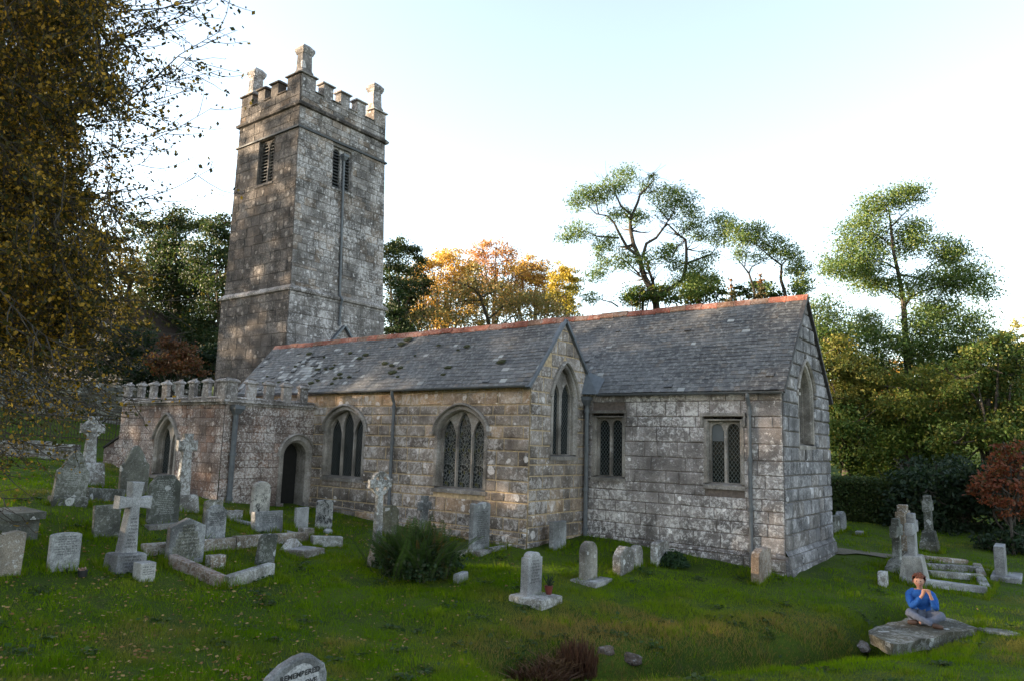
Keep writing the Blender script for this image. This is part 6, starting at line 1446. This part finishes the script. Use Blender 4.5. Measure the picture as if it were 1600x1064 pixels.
# ------------------------------------------------------------------ grass blades and fallen leaves
def scatter(n, r0, r1, p=1.0):
    r_ = r0*(r1/r0)**rng.uniform(0,1,n)**p; a = rng.uniform(R(-37.2-37), R(-37.2+37), n); return r_*np.sin(a), r_*np.cos(a), r_
def keep(x, y):
    m_ = np.ones(len(x), bool)
    for a, b, c_, d in FOOT: m_ &= ~((x > a) & (x < b) & (y > c_) & (y < d))
    return m_
slab2 = [p.xy for p in ol] if False else None
def grass(n, r0, r1, hmin, hmax, w0, name_seed):
    x, y, r_ = scatter(n, r0, r1); m_ = keep(x, y); 
    pl = np.array([(p.x, p.y) for p in SLABOL]); inside = np.zeros(len(x), bool); j_ = len(pl)-1
    for i in range(len(pl)):
        cnd = ((pl[i,1] > y) != (pl[j_,1] > y)) & (x < (pl[j_,0]-pl[i,0])*(y-pl[i,1])/(pl[j_,1]-pl[i,1]+1e-12)+pl[i,0]); inside ^= cnd; j_ = i
    m_ &= ~inside
    px_ = np.array([(p.x, p.y) for p in Lr]); 
    dmin = np.full(len(x), 9.0)
    for q_ in px_: dmin = np.minimum(dmin, np.hypot(x-q_[0], y-q_[1]))
    m_ &= dmin > .24
    x, y, r_ = x[m_], y[m_], r_[m_]; n = len(x); z = G(x, y); dd, fr = dist_ditch(x, y)
    pat = vnoise(x, y, .55, 8)*.6+vnoise(x, y, 1.9, 9)*.4; dry = np.clip((pat-.57)*3.0, 0, .75)
    bank = np.exp(-((dd-.8)/1.2)**2)*(.55+.9*vnoise(x, y, 1.1, 21))*np.clip(fr*6, 0, 1)*np.clip((1-fr)*5, 0, 1); fa = DITCH[0]; 
    side = (DITCH[-1].x-DITCH[0].x)*(y-DITCH[0].y)-(DITCH[-1].y-DITCH[0].y)*(x-DITCH[0].x)
    bank = np.where(side > -.2, bank, bank*.0); dry = np.clip(dry+bank*rng.uniform(.3,1.25,n), 0, 1)
    h_ = rng.uniform(hmin, hmax, n)*(.40+1.2*vnoise(x, y, 1.8, 4)**1.3)*(.6+.8*vnoise(x, y, 5.5, 6))*(1+bank*.35); sc = np.clip(r_/9, .8, 3.2); w_ = w0*sc*rng.uniform(.7,1.3,n); a = rng.uniform(0,6.28,n); ln = rng.normal(0,.45,(n,2))*h_[:,None]
    b0 = np.stack([x, y, z-.012],1); wd = np.stack([np.cos(a)*w_, np.sin(a)*w_, np.zeros(n)],1)
    tip = b0+np.stack([ln[:,0], ln[:,1], h_],1)
    return np.stack([b0-wd, b0+wd, tip],1), np.stack([np.clip((vnoise(x,y,.38,31)-.5)*.9+vnoise(x,y,.9,2)*.5+vnoise(x,y,4.,12)*.35+rng.uniform(-.15,.3,n),0,1), dry, rng.uniform(0,1,n)],1)
SLABOL = [onZ(px, py, -2.93) for px, py in [(1354,987),(1366,977),(1392,970),(1420,964),(1460,964),(1500,973),(1527,982),(1510,987),(1480,990),(1450,998),(1415,1003),(1395,1006),(1372,997)]]
A1, B1 = grass(330000, 4.5, 16, .035, .085, .0042, 1); A2, B2 = grass(190000, 14, 40, .035, .08, .0042, 2)
def tufts(n):
    P_ = []
    for o_ in list(C.objects):
        if o_.parent is None and o_.get('category') in ('headstone','cross','kerb','footstone','tomb','memorial','stone','flower block','stone slab'):
            if o_.type == 'MESH': bb = [o_.matrix_world@Vector(c_) for c_ in o_.bound_box]; x0, x1, y0, y1 = min(b.x for b in bb), max(b.x for b in bb), min(b.y for b in bb), max(b.y for b in bb)
            else: x0, x1, y0, y1 = o_.location.x-.3, o_.location.x+.3, o_.location.y-.3, o_.location.y+.3
            P_.append((x0, x1, y0, y1))
    xs, ys = [], []
    for x0, x1, y0, y1 in P_:
        k = int(n*(x1-x0+y1-y0)); e = rng.integers(0, 4, k); u = rng.uniform(-.05, 1.05, k); o = np.abs(rng.normal(0, .045, k))
        xs.append(np.where(e == 0, x0-o, np.where(e == 1, x1+o, x0+(x1-x0)*u))); ys.append(np.where(e == 2, y0-o, np.where(e == 3, y1+o, y0+(y1-y0)*u)))
    return np.concatenate(xs), np.concatenate(ys)
def blades(x, y, hmin, hmax, w0, dry0):
    n = len(x); z = G(x, y); h_ = rng.uniform(hmin, hmax, n)*(.4+1.0*vnoise(x, y, 3.1, 14)); r_ = np.hypot(x, y); w_ = w0*np.clip(r_/9, .8, 3)*rng.uniform(.7,1.3,n); a = rng.uniform(0,6.28,n); ln = rng.normal(0,.35,(n,2))*h_[:,None]
    b0 = np.stack([x, y, z-.02],1); wd = np.stack([np.cos(a)*w_, np.sin(a)*w_, np.zeros(n)],1); tip = b0+np.stack([ln[:,0], ln[:,1], h_],1)
    return np.stack([b0-wd, b0+wd, tip],1), np.stack([rng.uniform(.1,.9,n), np.clip(rng.normal(dry0,.25,n),0,1), rng.uniform(0,1,n)],1)
A3, B3 = blades(*tufts(420), .07, .19, .0045, .12)
# rank clumps of coarser grass
cx, cy, cr = scatter(620, 5, 24); m_ = keep(cx, cy); cx, cy = cx[m_], cy[m_]; i = rng.integers(0, len(cx), 42000); rad = rng.uniform(.05,.22,len(cx)); A4, B4 = blades(cx[i]+rng.normal(0,1,42000)*rad[i], cy[i]+rng.normal(0,1,42000)*rad[i], .06, .16, .0045, .1)
m_ = keep(A4[:,0,0], A4[:,0,1]); A4, B4 = A4[m_], B4[m_]
GR = lm('grass', (.066,.135,.002), (.150,.235,.004), (.22,.16,.05), trans=.35, rough=.9, spec=.05)
o = quads('grass', np.concatenate([A1, A2, A3, A4]), np.concatenate([B1, B2, B3, B4]), GR, None, 'stuff'); tag(o, 'short rough churchyard grass', 'grass')
n = 15000; x, y, r_ = scatter(n, 4.5, 26); m_ = keep(x, y); x, y, r_ = x[m_], y[m_], r_[m_]; ang = np.degrees(np.arctan2(x, y))
pr = np.clip((-ang-26)/36, .05, 1)**1.5; m_ = rng.uniform(0,1,len(x)) < pr; x, y = x[m_], y[m_]; i = rng.integers(0, len(x), len(x)); i = i % max(1, len(x)//14); dr = rng.uniform(0,1,len(x)) < .5; x = np.where(dr, x[i]+rng.normal(0,.22,len(x)), x); y = np.where(dr, y[i]+rng.normal(0,.22,len(x)), y); m_ = keep(x, y); x, y = x[m_], y[m_]; pos = np.stack([x, y, G(x,y)+rng.uniform(.015,.05,len(x))],1)
q_ = leafquads(pos, .055*rng.uniform(.6,1.3,len(pos)), aspect=.75); c_ = q_.mean(1, keepdims=True); q_ = c_+(q_-c_)*np.array([1,1,.45]); n = len(pos)
o = quads('fallen_leaves', q_, np.stack([rng.uniform(0,1,n), np.clip(rng.normal(.4,.4,n),0,1), rng.uniform(0,1,n)],1), lm('fallen', (.10,.04,.015), (.22,.10,.03), (.30,.20,.07), trans=.1), None, 'stuff'); tag(o, 'scattered yellow and brown fallen leaves on the grass', 'fallen leaves')

# low broad leaved weeds in the turf
cx, cy, cr = scatter(260, 5, 18); m_ = keep(cx, cy); cx, cy = cx[m_], cy[m_]; n = 9000; i = rng.integers(0, len(cx), n); a = rng.uniform(0,6.28,n); q_ = np.abs(rng.normal(0,.13,n)); x, y = cx[i]+np.cos(a)*q_, cy[i]+np.sin(a)*q_
m_ = keep(x, y); x, y = x[m_], y[m_]; n = len(x); pos = np.stack([x, y, G(x,y)+rng.uniform(.01,.06,n)],1); V = leafquads(pos, .07*rng.uniform(.6,1.4,n), aspect=.8); c_ = V.mean(1, keepdims=True); V = c_+(V-c_)*np.array([1,1,.5])
o = quads('weeds', V, np.stack([rng.uniform(0,1,n), np.clip(rng.normal(.05,.15,n),0,1), rng.uniform(0,1,n)],1), lm('weeds', (.016,.04,.008), (.045,.085,.014), (.12,.08,.03)), None, 'stuff'); tag(o, 'low broad leaved weeds scattered through the grass', 'weeds')
